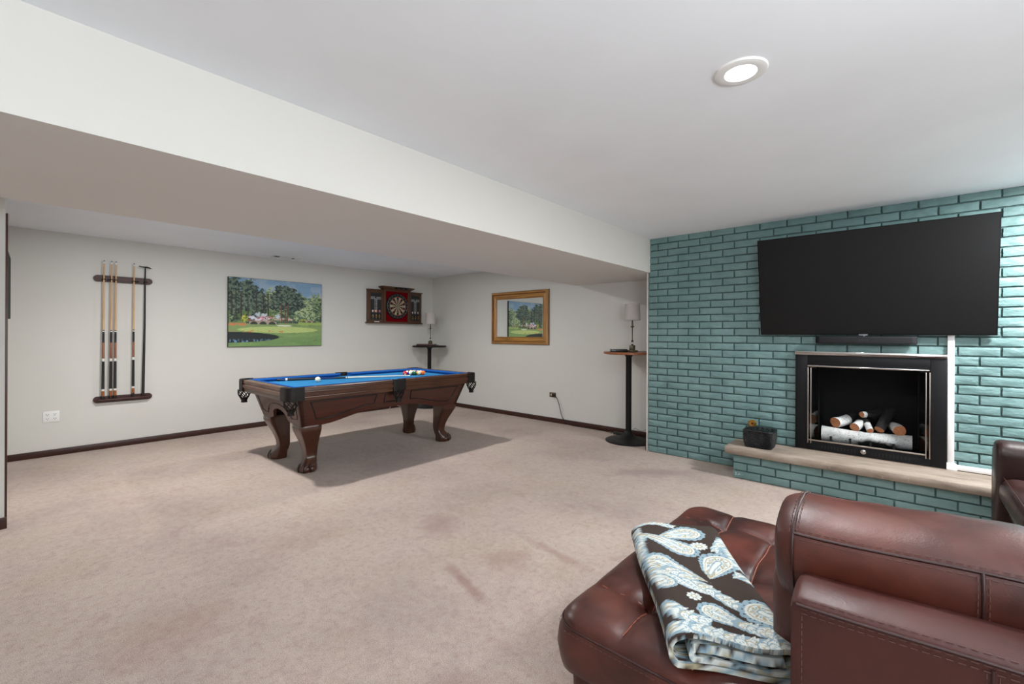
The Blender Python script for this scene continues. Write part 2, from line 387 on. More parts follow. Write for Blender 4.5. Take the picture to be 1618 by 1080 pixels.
# unseen wall behind the camera, two window openings placed for the added lights
WINS = [(-1.9, 0.5, 0.75, 2.1), (3.6, 4.7, 0.85, 2.1)]
b = B(); xs = [XF] + [x for w in WINS for x in w[:2]] + [XB + .25]
b.box((XF, YF - .1, 0), (XB + .25, YF, .75), 'wall'); b.box((XF, YF - .1, 2.1), (XB + .25, YF, ZC), 'wall')
for i in range(0, len(xs), 2): b.box((xs[i], YF - .1, .75), (xs[i + 1], YF, 2.1), 'wall')
link('wall_front', b, kind='structure', smooth=0)
for i, (a, c, z0, z1) in enumerate(WINS):
    b = B()
    for p0, p1 in (((a, YF - .08, z0), (a + .05, YF - .02, z1)), ((c - .05, YF - .08, z0), (c, YF - .02, z1)), ((a, YF - .08, z0), (c, YF - .02, z0 + .05)), ((a, YF - .08, z1 - .05), (c, YF - .02, z1)), (((a + c) / 2 - .02, YF - .08, z0), ((a + c) / 2 + .02, YF - .02, z1))):
        b.box(p0, p1, 'white', .004)
    link('window_%d' % (i + 1), b, kind='structure')
b = B(); b.box((XF, YBF, ZB), (XM, YBR, ZC + .01), 'beam'); link('beam', b, kind='structure', smooth=0)
# end of the brick wall: white corner strip with its scrap of dark baseboard
b = B(); b.box((4.925, 2.232, 0), (XM, 2.25, ZB), 'wall_cap', .002); link('wall_return', b, kind='structure')
b = B(); b.box((4.93, 2.25, 0), (XM - .015, 2.264, .075), 'trimwood', .003); link('baseboard_return', b, kind='structure')
b = B(); b.box((XW, YW - .015, 0), (XM - .015, YW, .071), 'trimwood', .004); link('baseboard_back', b, kind='structure')
b = B(); b.box((XM - .015, 2.265, 0), (XM, YW, .071), 'trimwood_y', .004); link('baseboard_side', b, kind='structure')
b = B(); b.box((XF, YS - .015, 0), (XL + .012, YS, .078), 'trimwood', .004); link('baseboard_left', b, kind='structure')
b = B(); b.box((XL, YS + .012, 0), (XL + .012, YS + .088, 2.16), 'trimwood_z', .003); link('trim_1', b, kind='structure')
b = B(); b.box((XW, YS + .10, 0), (XW + .014, YS + .17, 2.16), 'trimwood_z', .003); b.box((XW, YW - .62, 0), (XW + .014, YW - .55, 2.16), 'trimwood_z', .003); b.box((XW, YS + .17, 2.09), (XW + .014, YW - .62, 2.16), 'trimwood_y', .003)
b.box((XW, YS + .17, 0.005), (XW + .006, YW - .62, 2.09), 'white'); link('door_1', b, kind='structure')

# ---- painted brick wall, with the firebox opening
PITCH, COURSE, Z0B = 0.2308, 0.0742, 0.0
FPY0, FPY1, FPZ = -0.25, 0.762, 1.2          # covered by the fireplace surround
FOY0, FOY1, FOZ0, FOZ1 = -0.16, 0.67, 0.345, 1.075   # actual opening
def brick_field(b, face_x, y0, y1, zlo, zhi, skip=None, depth=0.016, kstart=0, phase=1.995):
    k = kstart
    while True:
        za, zb = Z0B + k * COURSE, Z0B + (k + 1) * COURSE
        if za > zhi: break
        off = phase if k % 2 == 0 else phase + 0.113
        n0 = int(math.floor((y0 - off) / PITCH)) - 1; n1 = int(math.ceil((y1 - off) / PITCH)) + 1
        for n in range(n0, n1):
            j = .0062
            ya, yb = max(y0, off + n * PITCH + j), min(y1, off + (n + 1) * PITCH - j)
            z_a, z_b = max(zlo, za + .0062), min(zhi, zb - .0062)
            if yb - ya < .015 or z_b - z_a < .012: continue
            segs = [(ya, yb)]
            if skip and z_a < skip[3] and z_b > skip[2] and ya < skip[1] and yb > skip[0]:
                segs = [(ya, min(yb, skip[0])), (max(ya, skip[1]), yb)]
                if z_b > skip[3] and z_b - skip[3] > .012: segs = [(ya, yb)]; z_a = max(z_a, skip[3])
            for sa, sb in segs:
                if sb - sa < .012: continue
                nu, nv = 9, 5; ox = RNG.uniform(-.002, .002); tilt = RNG.uniform(-.003, .003)
                P = []
                for i in range(nu + 1):
                    row = []
                    for q in range(nv + 1):
                        u, w = i / nu, q / nv
                        edge = min(u, 1 - u) * (sb - sa) < .004 or min(w, 1 - w) * (z_b - z_a) < .004
                        x = face_x + ox + tilt * (u - .5) + RNG.normal(0, .0014) + (RNG.uniform(.002, .005) if RNG.rand() < .05 else 0)
                        if edge: x += .0035
                        row.append((x, sa + u * (sb - sa) + (RNG.uniform(-.0012, .0012) if edge else 0), z_a + w * (z_b - z_a) + (RNG.uniform(-.0012, .0012) if edge else 0)))
                    P.append(row)
                b.grid(P, 'teal')
                ring = [P[i][0] for i in range(nu + 1)] + [P[nu][q] for q in range(1, nv + 1)] + [P[i][nv] for i in range(nu - 1, -1, -1)] + [P[0][q] for q in range(nv - 1, 0, -1)]
                back = [(face_x + depth + .004, p[1], p[2]) for p in ring]
                m_ = len(ring); b.add(ring + back, [[i, (i + 1) % m_, m_ + (i + 1) % m_, m_ + i] for i in range(m_)], 'teal')
        k += 1
b = B(); YR = YF
brick_field(b, XB, YR, 2.215, 0, ZC, skip=(FPY0 + .02, FPY1 - .02, .29, FPZ - .03))
xw = XB + .015
for p0, p1 in (((xw, YR, 0), (XB + .09, FOY0, ZC)), ((xw, FOY1, 0), (XB + .09, 2.213, ZC)), ((xw, FOY0, 0), (XB + .09, FOY1, FOZ0 - .01)), ((xw, FOY0, FOZ1), (XB + .09, FOY1, ZC))):
    b.box(p0, p1, 'teal_mortar')
wr = link('wall_right', b, kind='structure', smooth=40)
# ---- hearth
hz = .295
H = thing('hearth', 'raised stone hearth ledge on a teal painted brick base below the fireplace', 'hearth', (4.7, .2, 0))
b = B(); hx = 4.54
brick_field(b, hx, YF + .002, 1.205, 0, .228, kstart=0, phase=.978)
for z in range(3):
    za = z * COURSE + .005; b.box((hx + .004, 1.195, za), (XB - .003, 1.21, za + COURSE - .010), 'teal', .003)
b.box((hx + .015, YF + .002, 0), (XB - .003, 1.198, .229), 'teal_mortar'); 
for q in range(9):
    yy, zz, r_ = 1.168 + RNG.uniform(-.022, .022), .043 + RNG.uniform(-.010, .012), RNG.uniform(.002, .006)
    b.add([(hx - .0035, yy + r_ * math.cos(a) * RNG.uniform(.6, 1.2), zz + r_ * .7 * math.sin(a)) for a in np.linspace(0, 2 * PI, 8)[:-1]], [list(range(7))], 'white')
link('brick_base', b, H, smooth=40)
b = B(); prof = []
n = 60
for i in range(n + 1):
    y = 1.272 - (1.272 - YF - .002) * i / n
    fx = 4.487 + RNG.uniform(-.003, .003); dz = RNG.uniform(-.0015, .0015)
    if i == 0: fx += .012
    prof.append([(fx + .004, y, .231), (fx, y, .235), (fx + RNG.uniform(-.0015, .0015), y, .265), (fx, y, .290 + dz * .5), (fx + .005, y, hz + dz * .4), (4.65, y, hz), (XB - .002, y, hz), (XB - .002, y, .231)])
b.loft(prof, 'stone'); link('stone_slab', b, H, smooth=50)

# ---- ceiling light and air register
cl = thing('ceiling_light', 'round white recessed ceiling light, lit, above the sofa', 'ceiling light', (2.018, .515, ZC))
b = B(); b.lathe([(.058, -.004), (.062, -.010), (.085, -.012), (.098, -.008), (.102, -.001)], (2.018, .515, ZC), 'white', 48, cap=False); link('trim_ring', b, cl)
b = B(); b.lathe([(.0001, -.0055), (.040, -.0055), (.0595, -.0045)], (2.018, .515, ZC), 'lens', 48, cap=False); link('lens', b, cl)
v0 = thing('air_register', 'small white air vent set in the ceiling near the picture wall', 'vent', (2.66, 6.72, ZC))
b = B(); x0, x1, y0, y1 = 2.49, 2.86, 6.64, 6.80
for p0, p1 in (((x0, y0, ZC - .008), (x1, y0 + .02, ZC)), ((x0, y1 - .02, ZC - .008), (x1, y1, ZC)), ((x0, y0, ZC - .008), (x0 + .02, y1, ZC)), ((x1 - .02, y0, ZC - .008), (x1, y1, ZC))): b.box(p0, p1, 'white', .003)
link('register_frame', b, v0)
b = B(); b.box((x0 + .02, y0 + .02, ZC - .001), (x1 - .02, y1 - .02, ZC - .0005), 'dark')
for k in range(7):
    yy = y0 + .03 + k * .0165; b.box((x0 + .105, yy, ZC - .0025), (x1 - .10, yy + .014, ZC - .0012), 'white'); b.box((x1 - .06, yy, ZC - .0025), (x1 - .02, yy + .014, ZC - .0012), 'white')
link('louvre', b, v0)

# ================================================================== POOL TABLE
X0, X1, Y0, Y1 = 1.645, 3.955, 4.085, 5.355; CX, CY = 2.80, 4.72; BED = .812; RT = .850
PT = thing('pool_table', 'carved wooden pool table with blue felt and black leather pockets', 'pool table', (CX, CY, 0))
RAILP = [(-.088, RT - .003), (-.010, RT), (-.002, RT - .006), (.0, RT - .030), (-.006, RT - .036), (-.004, RT - .044), (.004, RT - .052), (.004, RT - .078), (-.004, RT - .086), (-.002, RT - .094), (-.007, RT - .100), (-.007, RT - .120), (-.088, RT - .120)]
CUSHP = [(-.084, RT + .001), (-.115, RT + .0005), (-.133, RT - .010), (-.134, RT - .016), (-.118, RT - .040), (-.084, RT - .040)]
def rail_map(side):
    if side == 'near': return lambda o, z, w: (w, Y0 - o, z)
    if side == 'far': return lambda o, z, w: (w, Y1 + o, z)
    if side == 'left': return lambda o, z, w: (X0 - o, w, z)
    return lambda o, z, w: (X1 + o, w, z)
CP, SP = .105, .072
segs = [('near', X0 + CP, CX - SP), ('near', CX + SP, X1 - CP), ('far', X0 + CP, CX - SP), ('far', CX + SP, X1 - CP), ('left', Y0 + CP, Y1 - CP), ('right', Y0 + CP, Y1 - CP)]
for side, a, c in segs:
    fn = rail_map(side); mt = 'tablewood' if side in ('near', 'far') else 'tablewood_y'
    b = B(); b.prism(RAILP, fn, a, c, mt)
    ns = 3
    for k in range(1, ns + 1):            # pearl sights in the rail top
        w = a + (c - a) * (k - (.5 if side in ('left', 'right') else .5)) / ns
        q = [fn(-.05 + .009 * math.cos(t), RT - .0005, w + .009 * math.sin(t)) for t in [2 * PI * i / 12 for i in range(12)]]
        b.add(q, [list(range(12))], 'pearl')
    rl = link('rail', b, PT, smooth=25)
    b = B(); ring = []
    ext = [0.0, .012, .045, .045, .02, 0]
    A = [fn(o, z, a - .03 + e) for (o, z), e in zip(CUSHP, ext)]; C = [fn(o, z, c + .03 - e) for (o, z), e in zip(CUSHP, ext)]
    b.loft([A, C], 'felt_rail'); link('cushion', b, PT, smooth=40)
b = B(); b.box((X0 + .08, Y0 + .08, BED - .03), (X1 - .08, Y1 - .08, BED), 'felt'); link('playing_bed', b, PT, smooth=0)
# cabinet sides
ZT, ZBt = .735, .455
def lerp(a, c, t): return a + (c - a) * t
TOP = (1.765, 3.835, 4.155, 5.285); BOT = (1.842, 3.758, 4.255, 5.185)
def face_pt(side, s, z, out=0.0):      # s 0..1 along the side
    t = (ZT - z) / (ZT - ZBt)
    xa, xb, ya, yb = [lerp(p, q, t) for p, q in zip(TOP, BOT)]
    if side == 'near': return (lerp(xa, xb, s), ya - out, z)
    if side == 'far': return (lerp(xb, xa, s), yb + out, z)
    if side == 'left': return (xa - out, lerp(yb, ya, s), z)
    return (xb + out, lerp(ya, yb, s), z)
def low_long(s):
    d = min(s, 1 - s)
    if d < .09: return .455
    t = min(1, (d - .09) / .30); t = t * t * (3 - 2 * t); return .455 + .092 * t
def low_end(s):
    d = abs(s - .5)
    if d < .17: return .50 + .085 * math.sqrt(max(0, 1 - (d / .17) ** 2))
    if d < .20: return .5 - .02 * (d - .17) / .03
    t = min(1, (d - .20) / .12); return .48 - .025 * t
for side in ('near', 'far', 'left', 'right'):
    low = low_long if side in ('near', 'far') else low_end
    b = B(); N = 90; rings = []
    for i in range(N + 1):
        s = i / N; zb = low(s)
        rings.append([face_pt(side, s, ZT), face_pt(side, s, (ZT + zb) / 2), face_pt(side, s, zb), face_pt(side, s, zb, -.028), face_pt(side, s, ZT, -.028)])
    b.loft(rings, 'apron'); ap = link('apron_panel', b, PT, smooth=35)
    b = B()
    def line(pts, r=.0066):
        P = []
        for (s0, z0), (s1, z1) in zip(pts, pts[1:]):
            k = max(2, int(abs(s1 - s0) * 60 + abs(z1 - z0) * 40))
            P += [face_pt(side, lerp(s0, s1, i / k), lerp(z0, z1, i / k), .0005) for i in range(k)]
        P.append(face_pt(side, *pts[-1], .0005)); b.tube(P, r, 'groove', 6)
    if side in ('near', 'far'):
        def S_(x): return (x - TOP[0]) / (TOP[1] - TOP[0])
        lo = lambda s: low_long(s) + .062
        for sg in (0, 1):
            f = (lambda s: s) if sg == 0 else (lambda s: 1 - s)
            c_ = [(.055, .698), (.395, .703), (.385, lo(.385) - .004)] + [(q, lo(q)) for q in np.linspace(.36, .11, 14)] + [(.075, .520), (.055, .698)]
            line([(f(s), z) for s, z in c_])
        line([(.445, .70), (.555, .70), (.555, .605), (.445, .605), (.445, .70)])
        line([(.018, .73), (.018, .46)], .003); line([(.982, .73), (.982, .46)], .003)
    else:
        pts = [(.07, .71), (.07, .53), (.20, .515), (.24, .56)] + [(.5 + .24 * math.sin(t), .555 + .085 * math.cos(t)) for t in np.linspace(-PI / 2, PI / 2, 16)] + [(.76, .56), (.80, .515), (.93, .53), (.93, .71)]
        line(pts, .004)
    link('groove_line', b, ap, smooth=60)
# legs
def leg(cx, cy, sx, sy):
    b = B(); prof = [(.474, .0, .098), (.455, .004, .104), (.42, .004, .104), (.39, -.002, .098), (.34, -.014, .085), (.29, -.026, .073), (.24, -.036, .063), (.19, -.043, .056), (.15, -.044, .053), (.125, -.040, .055), (.10, -.028, .064), (.08, -.016, .074), (.055, -.008, .081), (.03, -.006, .083), (.012, -.008, .079), (.0, -.010, .072)]
    rings = []
    for z, o, h in prof:
        ring = []
        for i in range(40):
            t = 2 * PI * i / 40; c_, s_ = math.cos(t), math.sin(t); e = 14 if z > .13 else (7 if z > .09 else 3.4)
            r = (abs(c_) ** e + abs(s_) ** e) ** (-1 / e)
            k = 1.0
            if z < .105:
                ang = math.atan2(s_ * sy, c_ * sx); k = 1 - .085 * (math.cos(6 * (ang - PI / 4) + PI) > .55) * min(1, (.105 - z) / .03)
            ring.append((cx + sx * o + h * r * c_ * k, cy + sy * o + h * r * s_ * k, z))
        rings.append(ring)
    b.loft(rings, 'legwood')
    for k, a in enumerate((-.95, -.32, .32, .95)):       # carved toes
        ang = math.atan2(sy, sx) + a; px, py = cx - sx * .008 + .068 * math.cos(ang), cy - sy * .008 + .068 * math.sin(ang)
        b.sphere((px, py, .034), .031, 'legwood', 12, 8, (1.0, 1.0, 1.08))
    l = link('leg', b, PT, smooth=45)
    b = B()
    for a in (-.63, 0, .63):
        ang = math.atan2(sy, sx) + a; pts = []
        for z, r in ((.088, .075), (.07, .093), (.05, .101), (.03, .102), (.008, .094)):
            pts.append((cx - sx * .010 + r * math.cos(ang), cy - sy * .010 + r * math.sin(ang), z))
        b.tube(pts, .0045, 'groove', 6)
    link('claw_line', b, l, smooth=60)
for cx, cy, sx, sy in ((1.94, 4.36, -1, -1), (3.655, 4.36, 1, -1), (1.94, 5.085, -1, 1), (3.655, 5.085, 1, 1)): leg(cx, cy, sx, sy)
# pockets
def pocket(kind, px, py, sx, sy):
    b = B()
    if kind == 'corner':
        ex, ey = px + sx * .008, py + sy * .008; L = .155; R = .07
        path = [(ex - sx * L, ey)] + [(ex - sx * R + sx * R * math.sin(t), ey - sy * R + sy * R * math.cos(t)) for t in np.linspace(0, PI / 2, 9)] + [(ex, ey - sy * L)]
        inn = [(ex - sx * L, ey - sy * .012)] + [(ex - sx * R + sx * (R - .012) * math.sin(t), ey - sy * R + sy * (R - .012) * math.cos(t)) for t in np.linspace(0, PI / 2, 9)] + [(ex - sx * .012, ey - sy * L)]
        hx_, hy_ = px - sx * .062, py - sy * .062
        inset = [(hx_ + .054 * math.cos(t), hy_ + .054 * math.sin(t)) for t in [math.atan2(sy, -sx) + (math.atan2(-sy, sx) - math.atan2(sy, -sx)) * 0 + (-sx * sy) * q for q in np.linspace(-.55, PI + .55, 11)]]
    else:
        ex, ey = px, py + sy * .010; L = .078
        path = [(ex - L, ey - sy * .004), (ex - L * .93, ey)] + [(ex + q * L, ey) for q in np.linspace(-.6, .6, 7)] + [(ex + L * .93, ey), (ex + L, ey - sy * .004)]
        inn = [(x, ey - sy * .014) for x, y in path]
        hx_, hy_ = px, py - sy * .062
        inset = [(hx_ + .050 * math.cos(t), hy_ + .042 * math.sin(t) * sy) for t in np.linspace(PI + .3, -.3, 11)]
    zb = .732
    rings = []
    for (x, y), (xi, yi), (xt, yt) in zip(path, inn, inset):
        rings.append([(xi, yi, zb), (x, y, zb), (x, y, RT - .010), (lerp(x, xi, .3), lerp(y, yi, .3), RT + .004), (lerp(x, xt, .6), lerp(y, yt, .6), RT + .006), (xt, yt, RT + .001), (xt, yt, BED - .05), (xi, yi, BED - .05)])
    b.loft(rings, 'pleather'); po = link('pocket_casing', b, PT, smooth=50)
    b = B(); b.lathe([(.052, BED + .001), (.052, BED - .06), (.0001, BED - .06)], (hx_, hy_, 0), 'groove', 16, cap=False)
    # leather net
    nx, ny = (px - sx * .058, py - sy * .058) if kind == 'corner' else (px, py - sy * .035)
    if kind == 'corner': nx, ny = px - sx * .045, py - sy * .045
    else: nx, ny = px, py + sy * .0 - sy * .018
    ry = .055 if kind == 'corner' else .040
    b.lathe([(1.0, 0), (1.0, .008), (.86, .008), (.86, 0), (1.0, 0)], (0, 0, 0), 'pleather', 4, cap=False) if False else None
    for k in range(7):
        for dr in (1, -1):
            pts = []
            for i in range(7):
                t = i / 6; a = 2 * PI * k / 7 + dr * t * 1.35; bulge = 1 + .12 * math.sin(t * PI)
                r = lerp(.056, .034, t ** 2) * bulge
                pts.append((nx + r * math.cos(a), ny + r * (ry / .055) * math.sin(a), lerp(.742, .648, t)))
            b.tube(pts, .0046, 'pleather', 5)
    b.lathe([(.030, .652), (.036, .640), (.027, .625), (.031, .604), (.024, .602), (.0001, .604)], (nx, ny, 0), 'pleather', 14, cap=False, sy=ry / .055)
    link('pocket_net', b, po, smooth=50)
for sx, px in ((-1, X0), (1, X1)):
    for sy, py in ((-1, Y0), (1, Y1)): pocket('corner', px, py, sx, sy)
for sy, py in ((-1, Y0), (1, Y1)): pocket('side', CX + .008, py, 1, sy)

# ---- balls
R_ = .0286
def orient(fx):            # rotation that brings +Z of the ball to direction fx
    return Vector((0, 0, 1)).rotation_difference(Vector(fx).normalized()).to_matrix()
BALLC = {1: (244, 180, 20), 2: (20, 40, 140), 3: (206, 18, 40), 4: (90, 50, 140), 5: (240, 110, 30), 6: (8, 92, 66), 7: (120, 24, 30), 8: (18, 18, 18)}
for k, c in BALLC.items(): M['ball%d' % k] = simple('ball_colour_%d' % k, rgb(*c), 0.12, var=0.0, **{'Coat Weight': 0.6})
M['ballwhite'] = simple('ball_white', rgb(236, 228, 206), 0.12, var=0.0, **{'Coat Weight': 0.6})
def make_ball(num, name, loc, label, face, tilt=(0, 0, 1), cat='ball', group='pool balls racked on the blue table'):
    b = B(); rot = orient(face)
    U, V = 32, 24; vs = []; fs = []; mt = []
    for k in range(V + 1):
        th = PI * k / V
        for i in range(U): a = 2 * PI * i / U; vs.append(rot @ Vector((R_ * math.sin(th) * math.cos(a), R_ * math.sin(th) * math.sin(a), R_ * math.cos(th))))
    for k in range(V):
        for i in range(U):
            q = [k * U + i, (k + 1) * U + i, (k + 1) * U + (i + 1) % U, k * U + (i + 1) % U]
            c = sum((rot.inverted() @ vs[j] for j in q), Vector()) / 4
            spot = abs(c.z) / R_ > .90
            if num == 0: m = 'ballwhite'
            elif spot: m = 'ballwhite'
            elif num > 8: m = 'ball%d' % (num - 8) if abs(c.y) / R_ < .52 else 'ballwhite'
            else: m = 'ball%d' % num
            mt.append(m); fs.append(q)
    wl = [(loc[0] + v.x, loc[1] + v.y, loc[2] + R_ + v.z) for v in vs]
    for m in dict.fromkeys(mt): b.add(wl, [f for f, mm in zip(fs, mt) if mm == m], m)
    if num:
        def fn(x, y):
            v = Vector((x, y, math.sqrt(max(0, 1 - x * x - y * y)))) * (R_ * 1.002); v = rot @ v
            return (loc[0] + v.x, loc[1] + v.y, loc[2] + R_ + v.z)
        put_text(b, str(num), .42, fn, 'dark')
    return solo(name, b, label, cat, loc, group, smooth=60)
Zb = BED
ax, ay = 3.362, 4.775
rack = [[3], [10, 11], [6, 8, 12], [9, 13, 2, 14], [5, 15, 4, 7, 1]]
# row order: index 0 is the side nearest the camera
rack = [[3], [10, 15], [6, 11, 7], [9, 12, 8, 1], [5, 13, 4, 14, 2]]
nm = {1: 'solid yellow pool ball deep in the racked triangle near the far pocket', 2: 'solid blue pool ball at the far corner of the racked triangle', 3: 'solid red pool ball at the left tip of the racked triangle', 4: 'solid purple pool ball in the middle of the back row of the rack', 5: 'solid orange pool ball at the right end of the racked triangle',
      6: 'solid dark green pool ball in the middle of the rack’s near edge', 7: 'solid maroon pool ball in the rack’s middle row, away from the green ball', 8: 'solid black pool ball inside the racked triangle', 9: 'yellow striped pool ball between the green and the orange ball', 10: 'blue striped pool ball between the red and the green ball',
      11: 'red striped pool ball behind the green ball in the rack', 12: 'purple striped pool ball behind the yellow striped ball', 13: 'orange striped pool ball beside the orange ball in the back row', 14: 'green striped pool ball in the back row of the rack', 15: 'maroon striped pool ball behind the red ball in the rack'}
for r, row in enumerate(rack):
    for c, num in enumerate(row):
        x = ax + r * R_ * 1.735; y = ay + (c - r / 2) * R_ * 2.004
        f = {3: (.5, .7, .35), 10: (.3, .5, .9), 15: (.6, .6, .3), 11: (.2, .8, .5), 6: (-.1, -.2, 1), 9: (-.2, .1, 1), 5: (.35, -.9, -.25)}.get(num, tuple(RNG.normal(0, 1, 3)))
        make_ball(num, 'pool_ball', (x, y, Zb), nm[num], f)
make_ball(0, 'cue_ball', (2.254, 4.81, Zb), 'white cue ball lying alone on the blue felt beside the cue', (0, 0, 1), group=None)

# ================================================================== CUES
CUEP = [(0.0, .0145, 'cue_black'), (.03, .0145, 'cue_black'), (.031, .0145, 'cue_flare'), (.085, .0140, 'cue_flare'), (.086, .0142, 'cue_white'), (.105, .0140, 'cue_white'), (.106, .0138, 'cue_black'), (.40, .0122, 'cue_black'), (.401, .0124, 'cue_white'), (.43, .0120, 'cue_white'),
        (.431, .0118, 'cue_amber'), (.60, .0108, 'cue_amber'), (.601, .0107, 'cue_black'), (.715, .0100, 'cue_black'), (.716, .0102, 'cue_white'), (.726, .0102, 'cue_white'), (.727, .0100, 'cue_black'), (.735, .0100, 'cue_black'), (.736, .0096, 'maple'), (1.44, .0064, 'maple'), (1.441, .0066, 'cue_white'), (1.462, .0065, 'cue_white'), (1.463, .0066, 'chalk'), (1.475, .005, 'chalk')]
M['cue_flare'] = M['cue_amber']
def cue_parts(root, fn, black=False):
    spans = [('butt', 0, .735), ('shaft', .735, 1.4625), ('tip', 1.4625, 1.476)]
    for nm_, a, c in spans:
        b = B(); pts = [(t, r, m) for t, r, m in CUEP if a - 1e-6 <= t <= c + 1e-6]
        for (t0, r0, m0), (t1, r1, m1) in zip(pts, pts[1:]):
            mm = m1
            if black: mm = {'cue_amber': 'cue_blue', 'cue_flare': 'cue_blue', 'maple': 'maple_pale'}.get(m1, m1)
            b.tube([fn(t0), fn(t1)], [r0, r1], mm, 14, cap=(t0 < 1e-6 or t1 > 1.47))
        link(nm_, b, root, smooth=50)
M['maple_pale'] = simple('pale_maple', rgb(214, 200, 184), 0.4, var=0.03)
M['cue_blue'] = simple('cue_blue_lacquer', rgb(10, 44, 92), 0.25, var=0.05)
# cue lying on the felt
p0 = Vector((1.985, 5.215, BED + .0145)); p1 = Vector((3.30, 4.60, BED + .0145)); dirc = (p1 - p0).normalized()
ct = thing('pool_cue', 'black and blue pool cue lying on the blue felt of the table', 'pool cue', tuple(p0))
cue_parts(ct, lambda t: tuple(p0 + dirc * t), black=True)
# wall rack
CR = thing('cue_rack', 'dark wooden two bar cue rack mounted on the cream wall', 'cue rack', (.92, YW, .53))
def bar(z, thick, name):
    b = B(); xa, xb = .657, 1.188; r = .037; poly = []
    for t in np.linspace(PI / 2, 3 * PI / 2, 12): poly.append((xa + r + r * math.cos(t), z + r * math.sin(t)))
    for t in np.linspace(-PI / 2, PI / 2, 12): poly.append((xb - r + r * math.cos(t), z + r * math.sin(t)))
    b.prism(poly, lambda u, v, w: (u, w, v), YW - thick, YW, 'rack')
    poly2 = [((u - .9225) * .955 + .9225, (v - z) * .62 + z) for u, v in poly]
    b.prism(poly2, lambda u, v, w: (u, w, v), YW - thick - .006, YW - thick + .001, 'rack')
    return b
b = bar(1.966, .026, 'u')
CUEX = [.742, .808, .846, 1.008, 1.115]
for k, x in enumerate((.742, .790, .808, .846, 1.008, 1.04, 1.115)):
    b.tube([(x + .011, YW - .030, 1.955), (x + .013, YW - .062, 1.955), (x, YW - .074, 1.955), (x - .013, YW - .062, 1.955), (x - .011, YW - .03, 1.955)], .0045, 'groove', 6)
link('upper_bar', b, CR, smooth=40)
b = bar(.570, .026, 'l'); b.box((.69, YW - .075, .556), (1.155, YW - .02, .578), 'rack', .008); link('lower_bar', b, CR, smooth=40)
lab = ['leftmost of the three cues close together on the wall rack', 'middle one of the three cues close together on the wall rack', 'third cue from the left on the wall rack, right of the close pair', 'pool cue standing alone between the three cues and the black bridge stick']
for k in range(4):
    x = CUEX[k]; z0 = .580 + (.0 if k < 3 else .012)
    sc = (2.172 - z0) / 1.476
    c = thing('pool_cue', lab[k], 'pool cue', (x - .004, YW - .052, z0), 'cues on the wall rack')
    cue_parts(c, lambda t, x=x, z0=z0, sc=sc: (x - .005 + .004 * t, YW - .050 - .008 * t / 1.4, z0 + t * sc))
bs = thing('bridge_stick', 'black bridge stick with a flat crosspiece at the right end of the cue rack', 'bridge stick', (1.10, YW - .05, .592))
b = B(); b.tube([(1.096, YW - .050, .590), (1.108, YW - .055, 1.4), (1.113, YW - .058, 2.135)], [.0150, .0105, .0070], 'cue_black', 14); link('shaft', b, bs)
b = B(); b.tube([(1.052, YW - .06, 2.142), (1.075, YW - .062, 2.136), (1.10, YW - .062, 2.134), (1.125, YW - .062, 2.135), (1.150, YW - .062, 2.128), (1.172, YW - .06, 2.120)], [.006, .007, .008, .009, .009, .004], 'cue_black', 8); link('bridge_head', b, bs)
# ================================================================== WALL PLATES
def plate(name, label, c, axis, w, h, mat, faces):
    t = thing(name, label, 'wall outlet', c)
    def W(u, v, d):                 # u to the right as seen, v up, d out of the wall
        return (c[0] + u, c[1] - d, c[2] + v) if axis == 'y' else (c[0] - d, c[1] - u, c[2] + v)
    b = B()
    pa, pb = W(-w / 2, -h / 2, 0), W(w / 2, h / 2, .006); b.box([min(a, q) for a, q in zip(pa, pb)], [max(a, q) for a, q in zip(pa, pb)], mat, .003); link('cover_plate', b, t)
    return t, W
t, W = plate('wall_outlet', 'white four socket wall outlet below the cue rack', (.328, YW, .428), 'y', .127, .119, 'white', 4)
for u in (-.030, .026):
    for v in (.022, -.024):
        b = B(); b.prism([(u + .021 * math.cos(a), v + .0165 * math.sin(a)) for a in np.linspace(0, 2 * PI, 17)[:-1]], lambda p, q, w: W(p, q, w), .004, .0075, 'white')
        for du, dv in ((-.008, .004), (.008, .004), (0, -.008)): b.add([W(u + du + x, v + dv + y, .0078) for x, y in ((-.0025, -.004), (.0025, -.004), (.0025, .004), (-.0025, .004))], [[0, 1, 2, 3]], 'dark')
        link('socket', b, t)
t, W = plate('wall_outlet', 'bronze outlet on the mirror wall with a black plug in it', (XM, 4.035, .418), 'x', .118, .074, 'bronze', 2)
for u in (-.022, .022):
    b = B(); b.prism([(u + .014 * math.cos(a), .017 * math.sin(a)) for a in np.linspace(0, 2 * PI, 17)[:-1]], lambda p, q, w: W(p, q, w), .004, .0080, 'ivory'); link('socket', b, t)
ps = thing('power_strip', 'black power strip behind the right bar table, its cord plugged into the bronze outlet', 'power strip', (5.43, 2.86, 0))
b = B(); b.box((XM - .045, 3.985, .400), (XM - .0085, 4.03, .436), 'cable', .006); plug_mesh = b
def smooth_path(pts, n=6):
    P = [Vector(p) for p in pts]; out = []
    for i in range(len(P) - 1):
        a, b_, c, d = P[max(i - 1, 0)], P[i], P[i + 1], P[min(i + 2, len(P) - 1)]
        for k in range(n):
            t = k / n; out.append(tuple(.5 * ((2 * b_) + (c - a) * t + (2 * a - 5 * b_ + 4 * c - d) * t * t + (3 * b_ - a - 3 * c + d) * t ** 3)))
    out.append(tuple(P[-1])); return out
